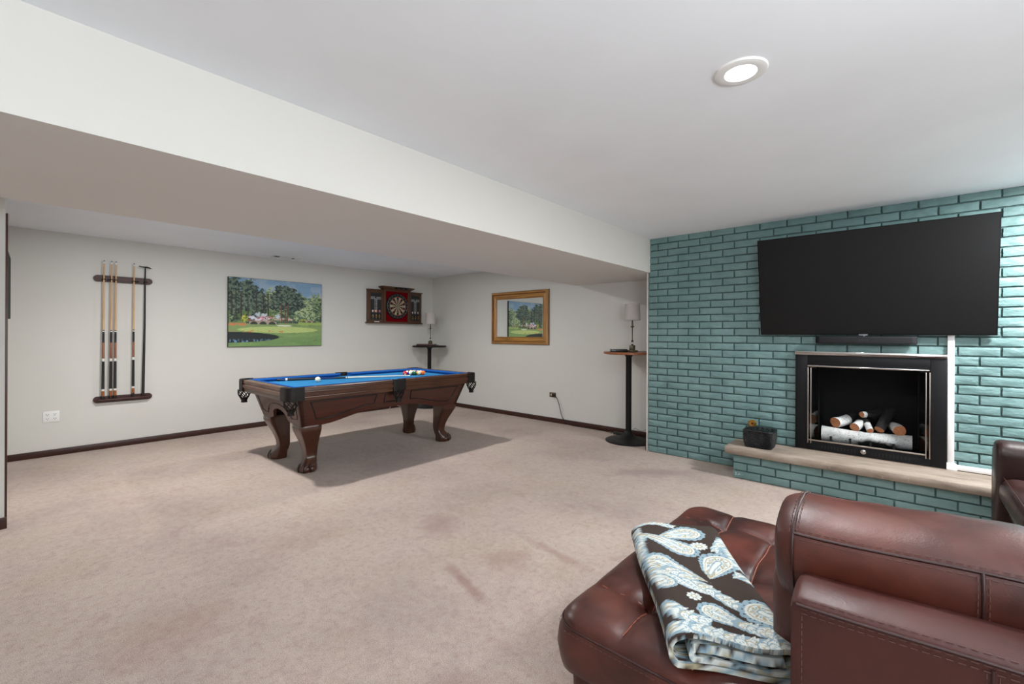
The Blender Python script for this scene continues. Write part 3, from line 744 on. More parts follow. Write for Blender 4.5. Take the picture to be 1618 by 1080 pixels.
b = B(); b.tube(smooth_path([(XM - .035, 3.99, .415), (XM - .05, 3.93, .39), (XM - .055, 3.885, .31), (XM - .045, 3.86, .20), (XM - .035, 3.83, .10), (XM - .028, 3.77, .04), (XM - .03, 3.66, .0055), (XM - .03, 3.4, .0055), (XM - .045, 3.1, .0055), (XM - .09, 2.99, .006), (XM - .10, 2.96, .02)]), .0048, 'cable', 8); cord_ = link('cord', b, ps, smooth=60); link('plug', plug_mesh, cord_)
b = B(); b.box((5.41, 2.70, 0), (5.455, 2.945, .038), 'cable', .008)
for k in range(5): b.box((5.418, 2.73 + k * .04, .036), (5.447, 2.755 + k * .04, .041), 'dark', .002)
link('housing', b, ps)
b = B(); b.box((5.415, 2.715, .040), (5.445, 2.740, .075), 'ivory', .004); link('adapter', b, ps)
b = B(); b.tube(smooth_path([(5.43, 2.71, .035), (5.50, 2.68, .10), (5.515, 2.66, .098), (5.515, 2.60, .078), (5.50, 2.53, .10), (5.49, 2.46, .16), (5.50, 2.40, .30), (5.52, 2.36, .7), (5.50, 2.33, 1.05), (5.40, 2.42, 1.128), (5.25, 2.52, 1.128)]), .0022, 'cable', 6)
wire_a = b
b = B(); b.tube(smooth_path([(3.7, 6.90, .004), (3.95, 6.91, .004), (4.0, 6.80, .004), (4.10, 6.86, .004), (4.19, 6.78, .004), (4.30, 6.83, .004), (4.42, 6.79, .004), (4.52, 6.88, .02), (4.62, 6.93, .074), (4.72, 6.88, .03), (4.80, 6.80, .004), (4.90, 6.74, .004), (5.02, 6.75, .01)]), .003, 'cable_w', 6)
wire_b = b

# ================================================================== PAINTER (colours of flat artwork and printed cloth)
def vnoise(x, y, seed):
    r = np.random.RandomState(seed); T = r.rand(256, 256)
    xi, yi = np.floor(x).astype(int), np.floor(y).astype(int); fx, fy = x - xi, y - yi
    fx, fy = fx * fx * (3 - 2 * fx), fy * fy * (3 - 2 * fy)
    g = lambda a, c: T[a % 256, c % 256]
    return (g(xi, yi) * (1 - fx) + g(xi + 1, yi) * fx) * (1 - fy) + (g(xi, yi + 1) * (1 - fx) + g(xi + 1, yi + 1) * fx) * fy
def fbm(x, y, seed, o=4):
    s, a = 0, .5
    for k in range(o): s = s + a * vnoise(x * 2 ** k, y * 2 ** k, seed + k); a *= .5
    return s / (1 - .5 ** o)
LINV = np.vectorize(lin)
def C3(r, g, bb): return np.array([lin(r), lin(g), lin(bb)])
class Paint:
    def __init__(self, x, y, base): self.x, self.y = x, y; self.c = np.tile(C3(*base), x.shape + (1,)).reshape(x.shape + (3,))
    def put(self, mask, col):
        m = np.clip(mask, 0, 1)[..., None]; col = C3(*col) if isinstance(col, tuple) else col
        self.c = self.c * (1 - m) + col * m
def sstep(a, c, x): t = np.clip((x - a) / (c - a), 0, 1); return t * t * (3 - 2 * t)
def set_paint(o, cols):          # cols: (nverts,3)
    at = o.data.color_attributes.new('paint', 'FLOAT_COLOR', 'POINT')
    at.data.foreach_set('color', np.concatenate([cols, np.ones((len(cols), 1))], 1).astype(np.float32).ravel())

# ---- landscape canvas
NX, NY = 300, 220
gx, gy = np.meshgrid(np.linspace(0, 1, NX), np.linspace(0, 1, NY), indexing='ij')     # gy: 0 top, 1 bottom
P = Paint(gx, gy, (128, 160, 186))
n1 = fbm(gx * 9, gy * 9, 3); n2 = fbm(gx * 34, gy * 30, 9); n3 = fbm(gx * 70, gy * 60, 21, 2)
P.put(sstep(.45, .7, n1) * .8, (168, 184, 196)); P.put(sstep(.0, .35, .35 - gy) * .35, (100, 140, 175))
def foliage(cx, cy, rx, ry, dark, mid, lite, rag=.85, seed=1):
    q = ((gx - cx) / rx) ** 2 + ((gy - cy) / ry) ** 2
    nn = fbm(gx * 26 + seed * 7, gy * 24 + seed * 3, 30 + seed, 4)
    m = sstep(1.15, .85, q + (nn - .5) * 2.6 * rag + (n3 - .5) * .7)
    t = fbm(gx * 60 + seed, gy * 55, 60 + seed, 3)
    sh = np.clip(.46 + (t - .5) * 3.4 - (gy - cy) / ry * .22 - (gx - cx) / rx * .15, 0, 1)[..., None]
    col = np.where(sh < .5, C3(*dark) * (1 - sh * 2) + C3(*mid) * sh * 2, C3(*mid) * (2 - sh * 2) + C3(*lite) * (sh * 2 - 1))
    P.put(m, col)
def trunk(x0, y0, x1, y1, w, col):
    t = np.clip((gy - y0) / (y1 - y0), 0, 1); xx = x0 + (x1 - x0) * t
    P.put(sstep(w, w * .5, np.abs(gx - xx)) * (gy > y0) * (gy < y1), col)
DK = ((22, 38, 40), (54, 76, 68), (104, 122, 100)); LT = ((74, 100, 82), (122, 146, 106), (172, 186, 138)); MD = ((40, 62, 54), (84, 110, 82), (142, 160, 108))
P.put(sstep(.40, .46, gy) * sstep(.68, .66, gy), (66, 92, 70)); P.put(sstep(.42, .5, gy) * sstep(.68, .66, gy) * sstep(.45, .6, n2), (112, 134, 84)); P.put(sstep(.42, .5, gy) * sstep(.68, .66, gy) * sstep(.52, .6, fbm(gx * 44, gy * 20, 123)), (48, 70, 58))
for i, (cx, cy, rx, ry) in enumerate([(.80, .40, .12, .17), (.93, .36, .11, .18), (.86, .50, .2, .12), (.99, .42, .09, .2)]): foliage(cx, cy, rx, ry, *LT, seed=i)
foliage(.97, .42, .06, .2, *MD, seed=8)
for i, (cx, cy, rx, ry) in enumerate([(.42, .30, .08, .16), (.37, .42, .12, .2), (.45, .48, .14, .14)]): foliage(cx, cy, rx, ry, *(LT if i == 0 else MD), seed=10 + i)
for i, (cx, cy, rx, ry) in enumerate([(.05, .22, .10, .26), (.03, .40, .12, .24), (.19, .15, .08, .14), (.19, .32, .12, .20), (.31, .28, .06, .13), (.30, .42, .10, .14), (.14, .50, .2, .12)]): foliage(cx, cy, rx, ry, *DK, seed=20 + i)
P.put(sstep(.44, .5, gy) * sstep(.66, .60, gy) * (gx < .5) * .7 * sstep(.35, .6, n2), (96, 126, 62))
for i, x in enumerate((.03, .07, .12, .185, .27, .34, .39)): trunk(x, .2, x + .004, .60, .006 if i % 2 else .008, (58, 40, 34))
for cx, cy, r, col in ((.285, .525, .028, (188, 198, 212)), (.35, .535, .026, (196, 204, 214)), (.49, .55, .028, (196, 206, 214)), (.24, .575, .024, (180, 190, 204))): P.put(sstep(1.2, .7, ((gx - cx) / r) ** 2 + ((gy - cy) / (r * 1.2)) ** 2 + (n3 - .5) * 3), col)
band = sstep(.54, .57, gy) * sstep(.635, .61, gy) * (gx > .18) * (gx < .46)
P.put(band * sstep(.42, .52, n2), (166, 66, 62)); P.put(band * sstep(.58, .68, n2), (206, 150, 170)); P.put(band * sstep(.56, .62, fbm(gx * 40, gy * 44, 77)), (214, 216, 228))
P.put(sstep(.565, .58, gy) * sstep(.61, .6, gy) * (gx > .40) * (gx < .70) * sstep(.4, .6, n2), (206, 190, 176)); P.put(sstep(.58, .59, gy) * sstep(.605, .6, gy) * (gx > .46) * (gx < .7) * sstep(.55, .62, n3), (188, 70, 62))
for i, (cx, cy, rx, ry) in enumerate([(.61, .16, .10, .09), (.52, .15, .06, .08), (.66, .24, .12, .10), (.56, .26, .14, .12), (.70, .36, .10, .08), (.62, .36, .16, .10), (.48, .38, .08, .08)]): foliage(cx, cy, rx, ry, *DK, seed=40 + i)
foliage(.15, .58, .035, .06, (90, 110, 40), (150, 160, 60), (206, 196, 80), seed=55); foliage(.03, .58, .03, .06, *MD, seed=56); foliage(.72, .58, .05, .04, *LT, seed=57); foliage(.78, .6, .04, .025, (120, 130, 60), (170, 170, 80), (200, 196, 110), seed=58)
for x in (.53, .57, .605): trunk(x, .36, x + (.006 if x < .6 else -.006), .675, .007, (104, 66, 50))
# lawn
P.put(sstep(.655, .67, gy + .012 * (gx > .5)), (130, 154, 96)); P.put(sstep(.70, 1.0, gy) * .8, (104, 140, 84))
P.put(sstep(.62, .63, gy) * sstep(.68, .67, gy) * (gx > .72), (150, 172, 92)); P.put(sstep(.66, .68, gy) * sstep(.70, .69, gy) * (gx > .62) * .6 * sstep(.4, .6, n2), (84, 124, 62))
q = ((gx - .52) / .44) ** 2 + ((gy - .752) / .05) ** 2
P.put(sstep(1.05, .9, q), (164, 186, 104)); st = (np.sin((gx * 1.0 + (gy - .75) * 2.6) * 95) > 0)
P.put(sstep(1.0, .85, q) * st * .75, (200, 208, 140))
P.put(sstep(1.1, .8, ((gx - .565) / .085) ** 2 + ((gy - .688) / .011) ** 2), (222, 222, 208))
P.put(sstep(.655, .66, gy) * sstep(.70, .69, gy) * (gx < .19) * sstep(.4, .6, n2), (200, 128, 78))
P.put(sstep(.755, .77, gy) * sstep(.80, .79, gy) * (gx < .55) * sstep(.62, .7, n3), (196, 110, 70))
def bridge(xa, xb, yt, yb, n, col):
    u = (gx - xa) / (xb - xa); top = yt + .02 * (2 * u - 1) ** 2
    m = (u > 0) * (u < 1) * (gy > top) * (gy < yb); P.put(m, col)
    k = np.mod(u * n, 1) - .5
    P.put(m * ((k / .40) ** 2 + ((gy - yb) / ((yb - yt) * .72)) ** 2 < 1), (46, 56, 40))
bridge(.20, .48, .612, .672, 3, (168, 150, 138)); bridge(.755, .945, .600, .630, 3, (176, 150, 140))
# pond
q = ((gx + .02) / .535) ** 2 + ((gy - .865) / .078) ** 2 + (n1 - .5) * .1
P.put(sstep(1.03, .97, q), (24, 34, 34)); P.put(sstep(1.0, .9, q) * sstep(.88, .915, gy) * sstep(.46, .60, fbm(gx * 60, gy * 26, 88)), (104, 142, 176)); P.put(sstep(1.25, 1.02, q) * sstep(1.0, 1.04, q) * (gy < .87) * .5, (70, 104, 60))
P.put(.3 * (gy > .80) * sstep(.5, .6, fbm(gx * 6, gy * 26, 99)) * (q > 1.05), (138, 172, 98))
wv = np.abs(gy - (.915 + .008 * np.sin(gx * 180))); P.put((wv < .004) * (gx > .90) * (gx < .945) * .7, (60, 60, 40))
P.c *= (.92 + .16 * n3)[..., None]
px0, px1, pz0, pz1 = 2.0, 3.303, 1.152, 2.117
pt = thing('painting', 'unframed canvas painting of a golf green with pines, pond and stone bridges', 'painting', (2.65, YW, 1.15))
b = B(); b.box((px0, YW - .030, pz0), (px1, YW - .001, pz1), 'tvbezel', .003); link('canvas_edge', b, pt)
b = B(); b.grid([[(lerp(px0 + .004, px1 - .004, gx[i, j]), YW - .0315, lerp(pz1 - .004, pz0 + .004, gy[i, j])) for j in range(NY)] for i in range(NX)], 'oil')
o = bpy.data.objects; cv = link('picture', b, pt, smooth=0, recalc=False); set_paint(cv, P.c.reshape(-1, 3))

# ================================================================== DARTBOARD CABINET
DC = thing('dartboard_cabinet', 'open wooden dartboard cabinet with red backing and two chalkboard doors', 'dartboard cabinet', (4.66, YW, 1.53))
b = B(); F = 6.875
b.box((4.395, F, 1.545), (4.435, YW, 2.125), 'cabwood_z', .003); b.box((4.90, F, 1.545), (4.94, YW, 2.125), 'cabwood_z', .003)
b.box((4.405, F + .01, 1.545), (4.93, YW, 1.558), 'cabwood'); b.box((4.405, F + .01, 2.10), (4.93, YW, 2.125), 'cabwood'); link('body', b, DC)
b = B(); b.box((4.43, F + .028, 1.555), (4.905, YW, 2.105), 'redfelt'); link('felt_back', b, DC)
b = B(); b.box((4.075, F - .005, 1.522), (5.235, YW, 1.545), 'cabwood', .004); link('bottom_ledge', b, DC)
b = B(); b.loft([[(4.385 - e, F - .006 - e, z), (4.95 + e, F - .006 - e, z), (4.95 + e, YW, z), (4.385 - e, YW, z)] for z, e in ((2.12, 0), (2.135, .01), (2.16, .05), (2.178, .06), (2.18, .055))], 'cabwood'); link('crown', b, DC)
b = B(); b.box((4.585, F - .085, 2.155), (4.86, F - .05, 2.178), 'glossblack', .008)
for x in (4.62, 4.72, 4.82): b.box((x - .02, F - .08, 2.14), (x + .02, F - .045, 2.16), 'glossblack', .004)
link('light_bar', b, DC)
for sd, (xa, xb) in (('l', (4.10, 4.395)), ('r', (4.94, 5.215))):
    b = B(); w = .042; FR = F + .012
    for p0, p1, mt in (((xa, FR, 1.545), (xa + w, FR + .03, 2.10), 'cabwood_z'), ((xb - w, FR, 1.545), (xb, FR + .03, 2.10), 'cabwood_z'), ((xa + w, FR, 1.545), (xb - w, FR + .03, 1.585), 'cabwood'), ((xa + w, FR, 2.055), (xb - w, FR + .03, 2.10), 'cabwood')): b.box(p0, p1, mt, .003)
    b.box((xa - .012 if sd == 'l' else xa, FR - .012, 2.10), (xb if sd == 'l' else xb + .02, YW, 2.116), 'cabwood', .003)
    b.box((xa, FR + .03, 1.545), (xb, YW, 2.10), 'cabwood_z'); dr = link('door', b, DC)
    cx = (xa + xb) / 2; f2 = FR + .012
    b = B(); b.box((xa + w, f2, 1.585), (xb - w, f2 + .015, 2.055), 'slate'); link('scoreboard', b, dr)
    b = B(); T = lambda z0, sz, s, dx=0.0: put_text(b, s, sz, lambda x, y: (cx + dx + x, f2 - .0012, z0 + y), 'chalkwhite')
    T(1.972, .034, 'HOME', -.062); T(1.972, .034, 'AWAY', .062)
    b.add([(cx + u, f2 - .0008, v) for u, v in ((-.10, 1.946), (.10, 1.946), (.10, 1.952), (-.10, 1.952))], [[0, 1, 2, 3]], 'chalkwhite')
    for k, s in enumerate(('20', '19', '18', '17', '16', '15', 'BULL')): T(1.925 - k * .031, .034 if k < 6 else .024, s)
    for u in (-.024, .024): b.add([(cx + u + e, f2 - .0008, z) for e, z in ((-.0015, 1.72), (.0015, 1.72), (.0015, 1.946), (-.0015, 1.946))], [[0, 1, 2, 3]], 'chalkwhite')
    link('score_lettering', b, dr, smooth=0)
    b = B(); b.box((xa + w, f2 - .030, 1.640), (xb - w, f2, 1.652), 'cabwood', .002); link('dart_shelf', b, dr)
for x, z in ((4.415, 2.09), (4.415, 1.58), (4.92, 2.09), (4.92, 1.58)):
    b = B(); b.lathe([(.0001, -.004), (.009, -.004), (.011, 0), (.011, .004)], (x, F, z), 'pewter', 10, axis=1, cap=False); link('hinge', b, DC)
cxd, czd, fy = 4.672, 1.838, F + .028 - .038
SEG = [20, 1, 18, 4, 13, 6, 10, 15, 2, 17, 3, 19, 7, 16, 8, 11, 14, 9, 12, 5]
b = B(); b.lathe([(.0001, .038), (.226, .038), (.2265, .004), (.222, 0), (.0001, 0)], (cxd, fy, czd), 'db_black', 64, axis=1, cap=False)
rr = [(.0, .0065, 'c'), (.0065, .016, 'b'), (.016, .099, 's'), (.099, .107, 't'), (.107, .160, 's'), (.160, .170, 't')]
for k in range(20):
    for r0, r1, t in rr:
        mt = {'c': 'db_red', 'b': 'db_green', 's': 'db_black' if k % 2 == 0 else 'db_cream', 't': 'db_red' if k % 2 == 0 else 'db_green'}[t]
        aa = [PI / 2 - (k - .5 + q / 4) * PI / 10 for q in range(5)]
        ring = [(cxd + r1 * math.cos(a), fy - .0012, czd + r1 * math.sin(a)) for a in aa] + [(cxd + r0 * math.cos(a), fy - .0012, czd + r0 * math.sin(a)) for a in aa[::-1]]
        b.add(ring, [list(range(len(ring)))], mt)
db = link('dartboard', b, DC, smooth=40, recalc=False)
b = B()
for r in (.0065, .016, .099, .107, .160, .170): b.tube([(cxd + r * math.cos(a), fy - .0016, czd + r * math.sin(a)) for a in np.linspace(0, 2 * PI, 61)], .0007, 'db_wire', 4)
for k in range(20):
    a = PI / 2 - (k - .5) * PI / 10; b.tube([(cxd + .016 * math.cos(a), fy - .0016, czd + .016 * math.sin(a)), (cxd + .170 * math.cos(a), fy - .0016, czd + .170 * math.sin(a))], .0006, 'db_wire', 4)
b.tube([(cxd + .214 * math.cos(a), fy - .002, czd + .214 * math.sin(a)) for a in np.linspace(0, 2 * PI, 61)], .0014, 'db_wire', 4)
link('wire_spider', b, db, smooth=60)
b = B()
for k, s in enumerate(SEG):
    a = PI / 2 - k * PI / 10; put_text(b, str(s), .030, lambda x, y, a=a: (cxd + .197 * math.cos(a) + x * math.sin(a) + y * math.cos(a), fy - .0018, czd + .197 * math.sin(a) - x * math.cos(a) + y * math.sin(a)), 'db_wire')
link('number_ring', b, db, smooth=0)
# darts standing in the door shelves
FL = {'l': [('flight_w', 'flight_o'), ('flight_w', 'flight_o'), ('flight_b', 'flight_o')], 'r': [('flight_w', 'flight_k')] * 3}
M['flight_w'] = simple('flight_white', rgb(232, 226, 220), 0.5); M['flight_o'] = simple('flight_orange', rgb(196, 110, 70), 0.5); M['flight_b'] = simple('flight_blue', rgb(60, 90, 190), 0.5); M['flight_k'] = simple('flight_dark', rgb(40, 40, 44), 0.5)
for sd, cx in (('l', 4.2475), ('r', 5.0775)):
    for k, u in enumerate((-.062, 0, .062)):
        x, y, z = cx + u, F + .010, 1.590
        pos = ('left', 'middle', 'right')[k]
        d = thing('dart', '%s dart of the three in the %s chalkboard door of the dartboard cabinet' % (pos, 'left-hand' if sd == 'l' else 'right-hand'), 'dart', (x, y, z), 'darts in the cabinet doors')
        b = B(); b.tube([(x, y, z), (x, y, z + .03)], [.0006, .0018], 'db_wire', 6); b.tube([(x, y, z + .03), (x, y, z + .034), (x, y, z + .082), (x, y, z + .086)], [.002, .0052, .0052, .003], 'brass', 8); link('barrel', b, d)
        b = B(); b.tube([(x, y, z + .086), (x, y, z + .145)], .0028, 'cue_black', 6); link('stem', b, d)
        b = B(); fw, fk = FL[sd][k]
        for a, mt in ((.5, fw), (.5 + PI / 2, fk), (.5 + PI, fw), (.5 + 3 * PI / 2, fk)):
            ca, sa = math.cos(a), math.sin(a); w_ = .0006
            pts = [(.0, .115), (.010, .125), (.024, .133), (.026, .150), (.020, .165), (.0, .165)]
            b.prism(pts, lambda p, q, w, ca=ca, sa=sa: (x + p * ca - w * sa, y + p * sa * .6 + w * ca, z + q), -w_, w_, mt)
        link('flight', b, d, smooth=0)
b = B(); b.tube([(4.205, F - .001, 1.553), (4.30, F - .001, 1.553)], .0075, 'white', 10); solo('chalk_stick', b, 'white stick of chalk lying on the left end of the dartboard cabinet ledge', 'chalk', (4.25, F, 1.5455), smooth=50)

# ================================================================== MIRROR
my0, my1, mz0, mz1 = 4.103, 5.318, 1.178, 2.043
mr = thing('mirror', 'gilt framed wall mirror reflecting the golf painting', 'mirror', (XM, 4.71, 1.178))
fp = [(0, .010), (0, .024), (.010, .038), (.022, .048), (.040, .046), (.046, .034), (.052, .034), (.074, .044), (.098, .036), (.112, .022), (.116, .016), (.126, .010)]   # (in from edge, out of wall)
def ring_at(i, d): return [(XM - d, my1 - i, mz0 + i), (XM - d, my0 + i, mz0 + i), (XM - d, my0 + i, mz1 - i), (XM - d, my1 - i, mz1 - i)]
for k in range(4):
    b = B(); A = [ring_at(i, d)[k] for i, d in fp]; Cc = [ring_at(i, d)[(k + 1) % 4] for i, d in fp]
    mt = 'gold' if k in (0, 2) else 'gold_z'
    for q in range(len(fp) - 1): b.add([A[q], Cc[q], Cc[q + 1], A[q + 1]], [[0, 1, 2, 3]], 'gold_edge' if q in (0, 4, 5, 9) else mt)
    b.add([(XM, A[0][1], A[0][2]), (XM, Cc[0][1], Cc[0][2]), Cc[0], A[0]], [[0, 1, 2, 3]], 'gold_edge')
    link('frame_side', b, mr, smooth=30, recalc=False)
b = B(); ii = .122; b.add(ring_at(ii, .0125), [[0, 1, 2, 3]], 'mirror'); link('mirror_glass', b, mr, smooth=0)

# ================================================================== WALL TV IN THE POOL ROOM
wt = thing('wall_television', 'black flat television swung out from the far left wall', 'television', (XW, 5.6, 1.46))
b = B(); n_ = Vector((.05, 5.2 - 5.2, 0)); A = Vector((.000, 5.20, 0)); Cc = Vector((.026, 6.07, 0)); t = (Cc - A).normalized(); nn = Vector((t.y, -t.x, 0))
def W(u, d, z): p = A + t * u + nn * d; return (p.x, p.y, z)
L = (Cc - A).length
b.loft([[W(0, -.045, 1.463), W(L, -.045, 1.463), W(L, -.045, 2.010), W(0, -.045, 2.010)], [W(0, 0, 1.463), W(L, 0, 1.463), W(L, 0, 2.010), W(0, 0, 2.010)], [W(.01, .001, 1.473), W(L - .01, .001, 1.473), W(L - .01, .001, 2.0), W(.01, .001, 2.0)]], 'tv_side'); link('screen', b, wt, smooth=0)
b = B(); b.box((XW, 5.5, 1.62), (XW + .05, 5.75, 1.85), 'black_metal', .003); link('wall_bracket', b, wt)

# ================================================================== BAR TABLES AND LAMPS
def bar_table(c, label, topmat, edge):
    x, y = c; t = thing('bar_table', label, 'bar table', (x, y, 0))
    b = B(); b.lathe([(.0001, 1.098), (.305, 1.098), (.312, 1.104), (.312, 1.120), (.307, 1.126), (.0001, 1.126)], (x, y, 0), topmat, 64, cap=False); link('tabletop', b, t)
    b = B(); b.lathe([(.0001, 1.098), (.11, 1.098), (.11, 1.092), (.055, 1.088), (.036, 1.06), (.036, .10)], (x, y, 0), 'black_metal', 28, cap=False); link('pole', b, t, smooth=50)
    b = B(); b.lathe([(.284, 0), (.286, .010), (.27, .018), (.20, .030), (.13, .048), (.085, .072), (.056, .105), (.043, .13), (.037, .131)], (x, y, 0), 'black_metal', 56, cap=False); link('base', b, t, smooth=50)
T1, T2 = (5.195, 6.615), (5.205, 2.615)
bar_table(T1, 'black round bar table in the corner behind the pool table', 'black_metal', 0)
bar_table(T2, 'tall round bar table with wooden top beside the teal brick wall', 'tabletop_wood', 0)
def lamp(c, label, cordmesh):
    x, y = c; z = 1.126; t = thing('table_lamp', label, 'table lamp', (x, y, z), 'table lamps on the bar tables')
    b = B(); b.box((x - .052, y - .052, z), (x + .052, y + .052, z + .022), 'pewter', .004); b.box((x - .028, y - .028, z + .02), (x + .028, y + .028, z + .085), 'pewter', .004); link('foot', b, t)
    b = B(); b.lathe([(.012, .085), (.016, .09), (.010, .098)], (x, y, z), 'pewter', 16); b.sphere((x, y, z + .113), .019, 'crystal', 16, 10); link('crystal_ball', b, t, smooth=60)
    b = B(); b.lathe([(.012, .130), (.017, .136), (.013, .146), (.006, .150), (.0065, .300), (.010, .306), (.024, .318), (.026, .323), (.010, .326), (.012, .345), (.010, .372), (.006, .43)], (x, y, z), 'pewter', 16); link('stem', b, t, smooth=50)
    link('cord', cordmesh, t, smooth=60)
    b = B(); b.lathe([(.098, .396), (.0955, .396), (.0865, .600), (.089, .602), (.0985, .396)], (x, y, z), 'shade', 40, cap=False); b.lathe([(.0001, .585), (.088, .585)], (x, y, z), 'shade', 40, cap=False); link('lamp_shade', b, t, smooth=50)
lamp((5.205, 6.60), 'table lamp with white shade on the corner bar table under the dartboard', wire_b)
lamp((5.20, 2.565), 'table lamp with grey shade on the bar table beside the brick wall', wire_a)
def local_box(c, ang, sx, sy, z0, z1, mat, bev):
    return Matrix.Translation((c[0], c[1], 0)) @ Matrix.Rotation(ang, 4, 'Z'), (-sx / 2, -sy / 2, z0), (sx / 2, sy / 2, z1)
ang = -.85
b = B(); M4, q0, q1 = local_box((5.058, 6.53), ang, .345, .13, 1.126, 1.158, 0, 0); b.box(q0, q1, 'tray', .012, 3, M4); 
solo('leather_case', b, 'dark oxblood leather case lying on the corner bar table', 'case', (5.058, 6.53, 1.126))
b = B(); b.sphere((5.27, 6.47, 1.126 + .020), .020, 'silver'); solo('small_ball', b, 'small silvery ball on the corner bar table right of the lamp', 'ball', (5.27, 6.47, 1.126), smooth=60)
b = B(); M4, q0, q1 = local_box((5.083, 2.692), ang, .20, .10, 1.126, 1.162, 0, 0); b.box(q0, q1, 'glossblack', .006, 3, M4)
solo('black_box', b, 'flat black box beside the grey shaded lamp on the wooden bar table', 'box', (5.083, 2.692, 1.126))

# ================================================================== TELEVISION, SOUNDBAR
TVT, TVB = Vector((4.690, 0, 2.232)), Vector((4.850, 0, 1.347)); ty0, ty1 = -.518, 1.047
up = (TVT - TVB); HT = up.length; up.normalize(); nrm = Vector((-up.z, 0, up.x))       # towards the room
def TVP(y, h, d): p = TVB + up * h + nrm * d; return (p.x, y, p.z)
tv = thing('television', 'large black flat television mounted on the teal brick wall above the fireplace', 'television', (4.85, .26, 1.35))
def slab(b, y0, y1, h0, h1, d0, d1, mat): b.loft([[TVP(y0, h0, d), TVP(y1, h0, d), TVP(y1, h1, d), TVP(y0, h1, d)] for d in (d0, d1)], mat)
b = B(); slab(b, ty0, ty1, 0, HT, -.022, 0, 'tvbezel'); link('bezel', b, tv, smooth=0)
b = B(); slab(b, ty0 + .008, ty1 - .008, .012, HT - .008, -.001, .0012, 'tvscreen'); link('screen', b, tv, smooth=0)
b = B(); slab(b, .235, .295, -.004, .009, -.01, .0018, 'logo_grey'); b.loft([[TVP(.252, -.004, d), TVP(.268, -.004, d), TVP(.262, -.013, d), TVP(.257, -.013, d)] for d in (-.008, .0018)], 'logo_grey'); link('logo_tab', b, tv, smooth=0)
b = B(); b.box((4.83, .0, 1.55), (XB - .003, .55, 1.95), 'black_metal', .004); link('wall_bracket', b, tv)
sb = thing('soundbar', 'black soundbar fixed under the television', 'soundbar', (4.84, .262, 1.27))
b = B(); poly = []
for cx, a0 in ((.262 + .30, 0), (.262 - .30, PI)):
    for t in np.linspace(-PI / 2, PI / 2, 10): poly.append((4.845 + .042 * math.sin(t) * (1 if a0 == 0 else -1), cx + (.042 * math.cos(t) if a0 == 0 else -.042 * math.cos(t))))
rings = [[(lerp(4.845, x, k), lerp(.262, y, 1 - (1 - k) * .12), z) for x, y in poly] for z, k in ((1.270, .86), (1.274, .97), (1.282, 1), (1.326, 1), (1.333, .97), (1.336, .88))]
b.loft(rings, 'grille'); link('body', b, sb, smooth=50)
b = B(); put_text(b, 'SONOS', .020, lambda x, y: (4.8025, .262 - x, 1.302 + y), 'logo_dim'); link('lettering', b, sb, smooth=0)
b = B(); b.box((4.86, .10, 1.29), (XB - .003, .42, 1.32), 'black_metal', .003); link('wall_bracket', b, sb)

# ================================================================== FIREPLACE INSERT
fpz = thing('fireplace', 'black metal fireplace insert with steel trim in the teal brick wall', 'fireplace', (4.88, .256, hz))
FX = 4.865
b = B(); b.box((FX, .668, hz + .002), (4.915, .762, 1.165), 'black_surround', .003); b.box((FX, -.25, hz + .002), (4.915, -.157, 1.165), 'black_surround', .003)
b.box((FX, -.157, 1.070), (4.915, .668, 1.165), 'black_surround', .003); b.box((FX, -.157, hz + .002), (4.915, .668, .372), 'black_surround', .003)
for k in range(26):
    y = .262 + (k - 12.5) * .0235
    if abs(y - .262) > .045: b.box((FX - .0015, y - .0022, .322), (FX + .001, y + .0022, .352), 'dark')
link('surround', b, fpz)
b = B(); b.box((FX - .012, -.253, 1.166), (4.915, .765, 1.197), 'chrome', .003); link('top_trim', b, fpz)
b = B(); b.box((FX - .004, -.252, hz + .0005), (FX + .01, .764, hz + .006), 'steel_dull'); link('bottom_trim', b, fpz)
b = B(); b.box((FX - .012, -.152, 1.058), (FX + .004, .664, 1.072), 'chrome', .003); link('upper_rail', b, fpz)
b = B(); b.box((FX - .012, -.135, .385), (FX + .004, .655, .397), 'steel_dull', .003); b.box((FX - .002, -.135, .372), (FX + .004, .655, .385), 'black_metal'); link('lower_rail', b, fpz)
for ys, yb, sg in ((.657, .598, 1), (-.149, -.090, -1)):
    b = B(); A = Vector((FX + .004, ys, 0)); Cc = Vector((FX + .155, yb, 0)); t = (Cc - A).normalized(); nn = Vector((-t.y, t.x, 0))
    def W(u, d, z): p = A + t * u + nn * d; return (p.x, p.y, z)
    b.loft([[W(.008, e, .392), W(.155, e, .392), W(.155, e, 1.052), W(.008, e, 1.052)] for e in (-.0025, .0025)], 'glass'); gd = link('glass_door', b, fpz, smooth=0)
    b = B()
    for dy in (.004, -.018): b.box((FX - .016, ys + dy * sg - .0035, .362), (FX + .003, ys + dy * sg + .0035, 1.05), 'steel_dull', .002)
    b.tube([(FX - .008, ys - .018 * sg, 1.046), (FX + .03, ys - .03 * sg, 1.048), (FX + .06, ys - .05 * sg, 1.046)], .004, 'steel_dull', 6); link('door_frame', b, gd)
    b = B(); b.loft([[W(.150, e, .392), W(.160, e, .392), W(.160, e, 1.052), W(.150, e, 1.052)] for e in (-.005, .005)], 'black_metal'); link('door_stile', b, gd, smooth=0)
b = B()
for p0, p1 in (((4.916, .675, .30), (5.42, .70, 1.12)), ((4.916, -.19, .30), (5.42, -.165, 1.12)), ((4.916, -.19, 1.09), (5.42, .70, 1.12)), ((4.916, -.19, .30), (5.42, .70, .342)), ((5.40, -.19, .30), (5.44, .70, 1.12))): b.box(p0, p1, 'soot')
link('firebox', b, fpz, smooth=0)
b = B(); b.lathe([(.0001, -.016), (.010, -.016), (.013, -.012), (.015, -.010), (.019, -.009), (.021, -.003), (.021, 0)], (FX, .262, .345), 'chrome', 24, axis=1, cap=False)
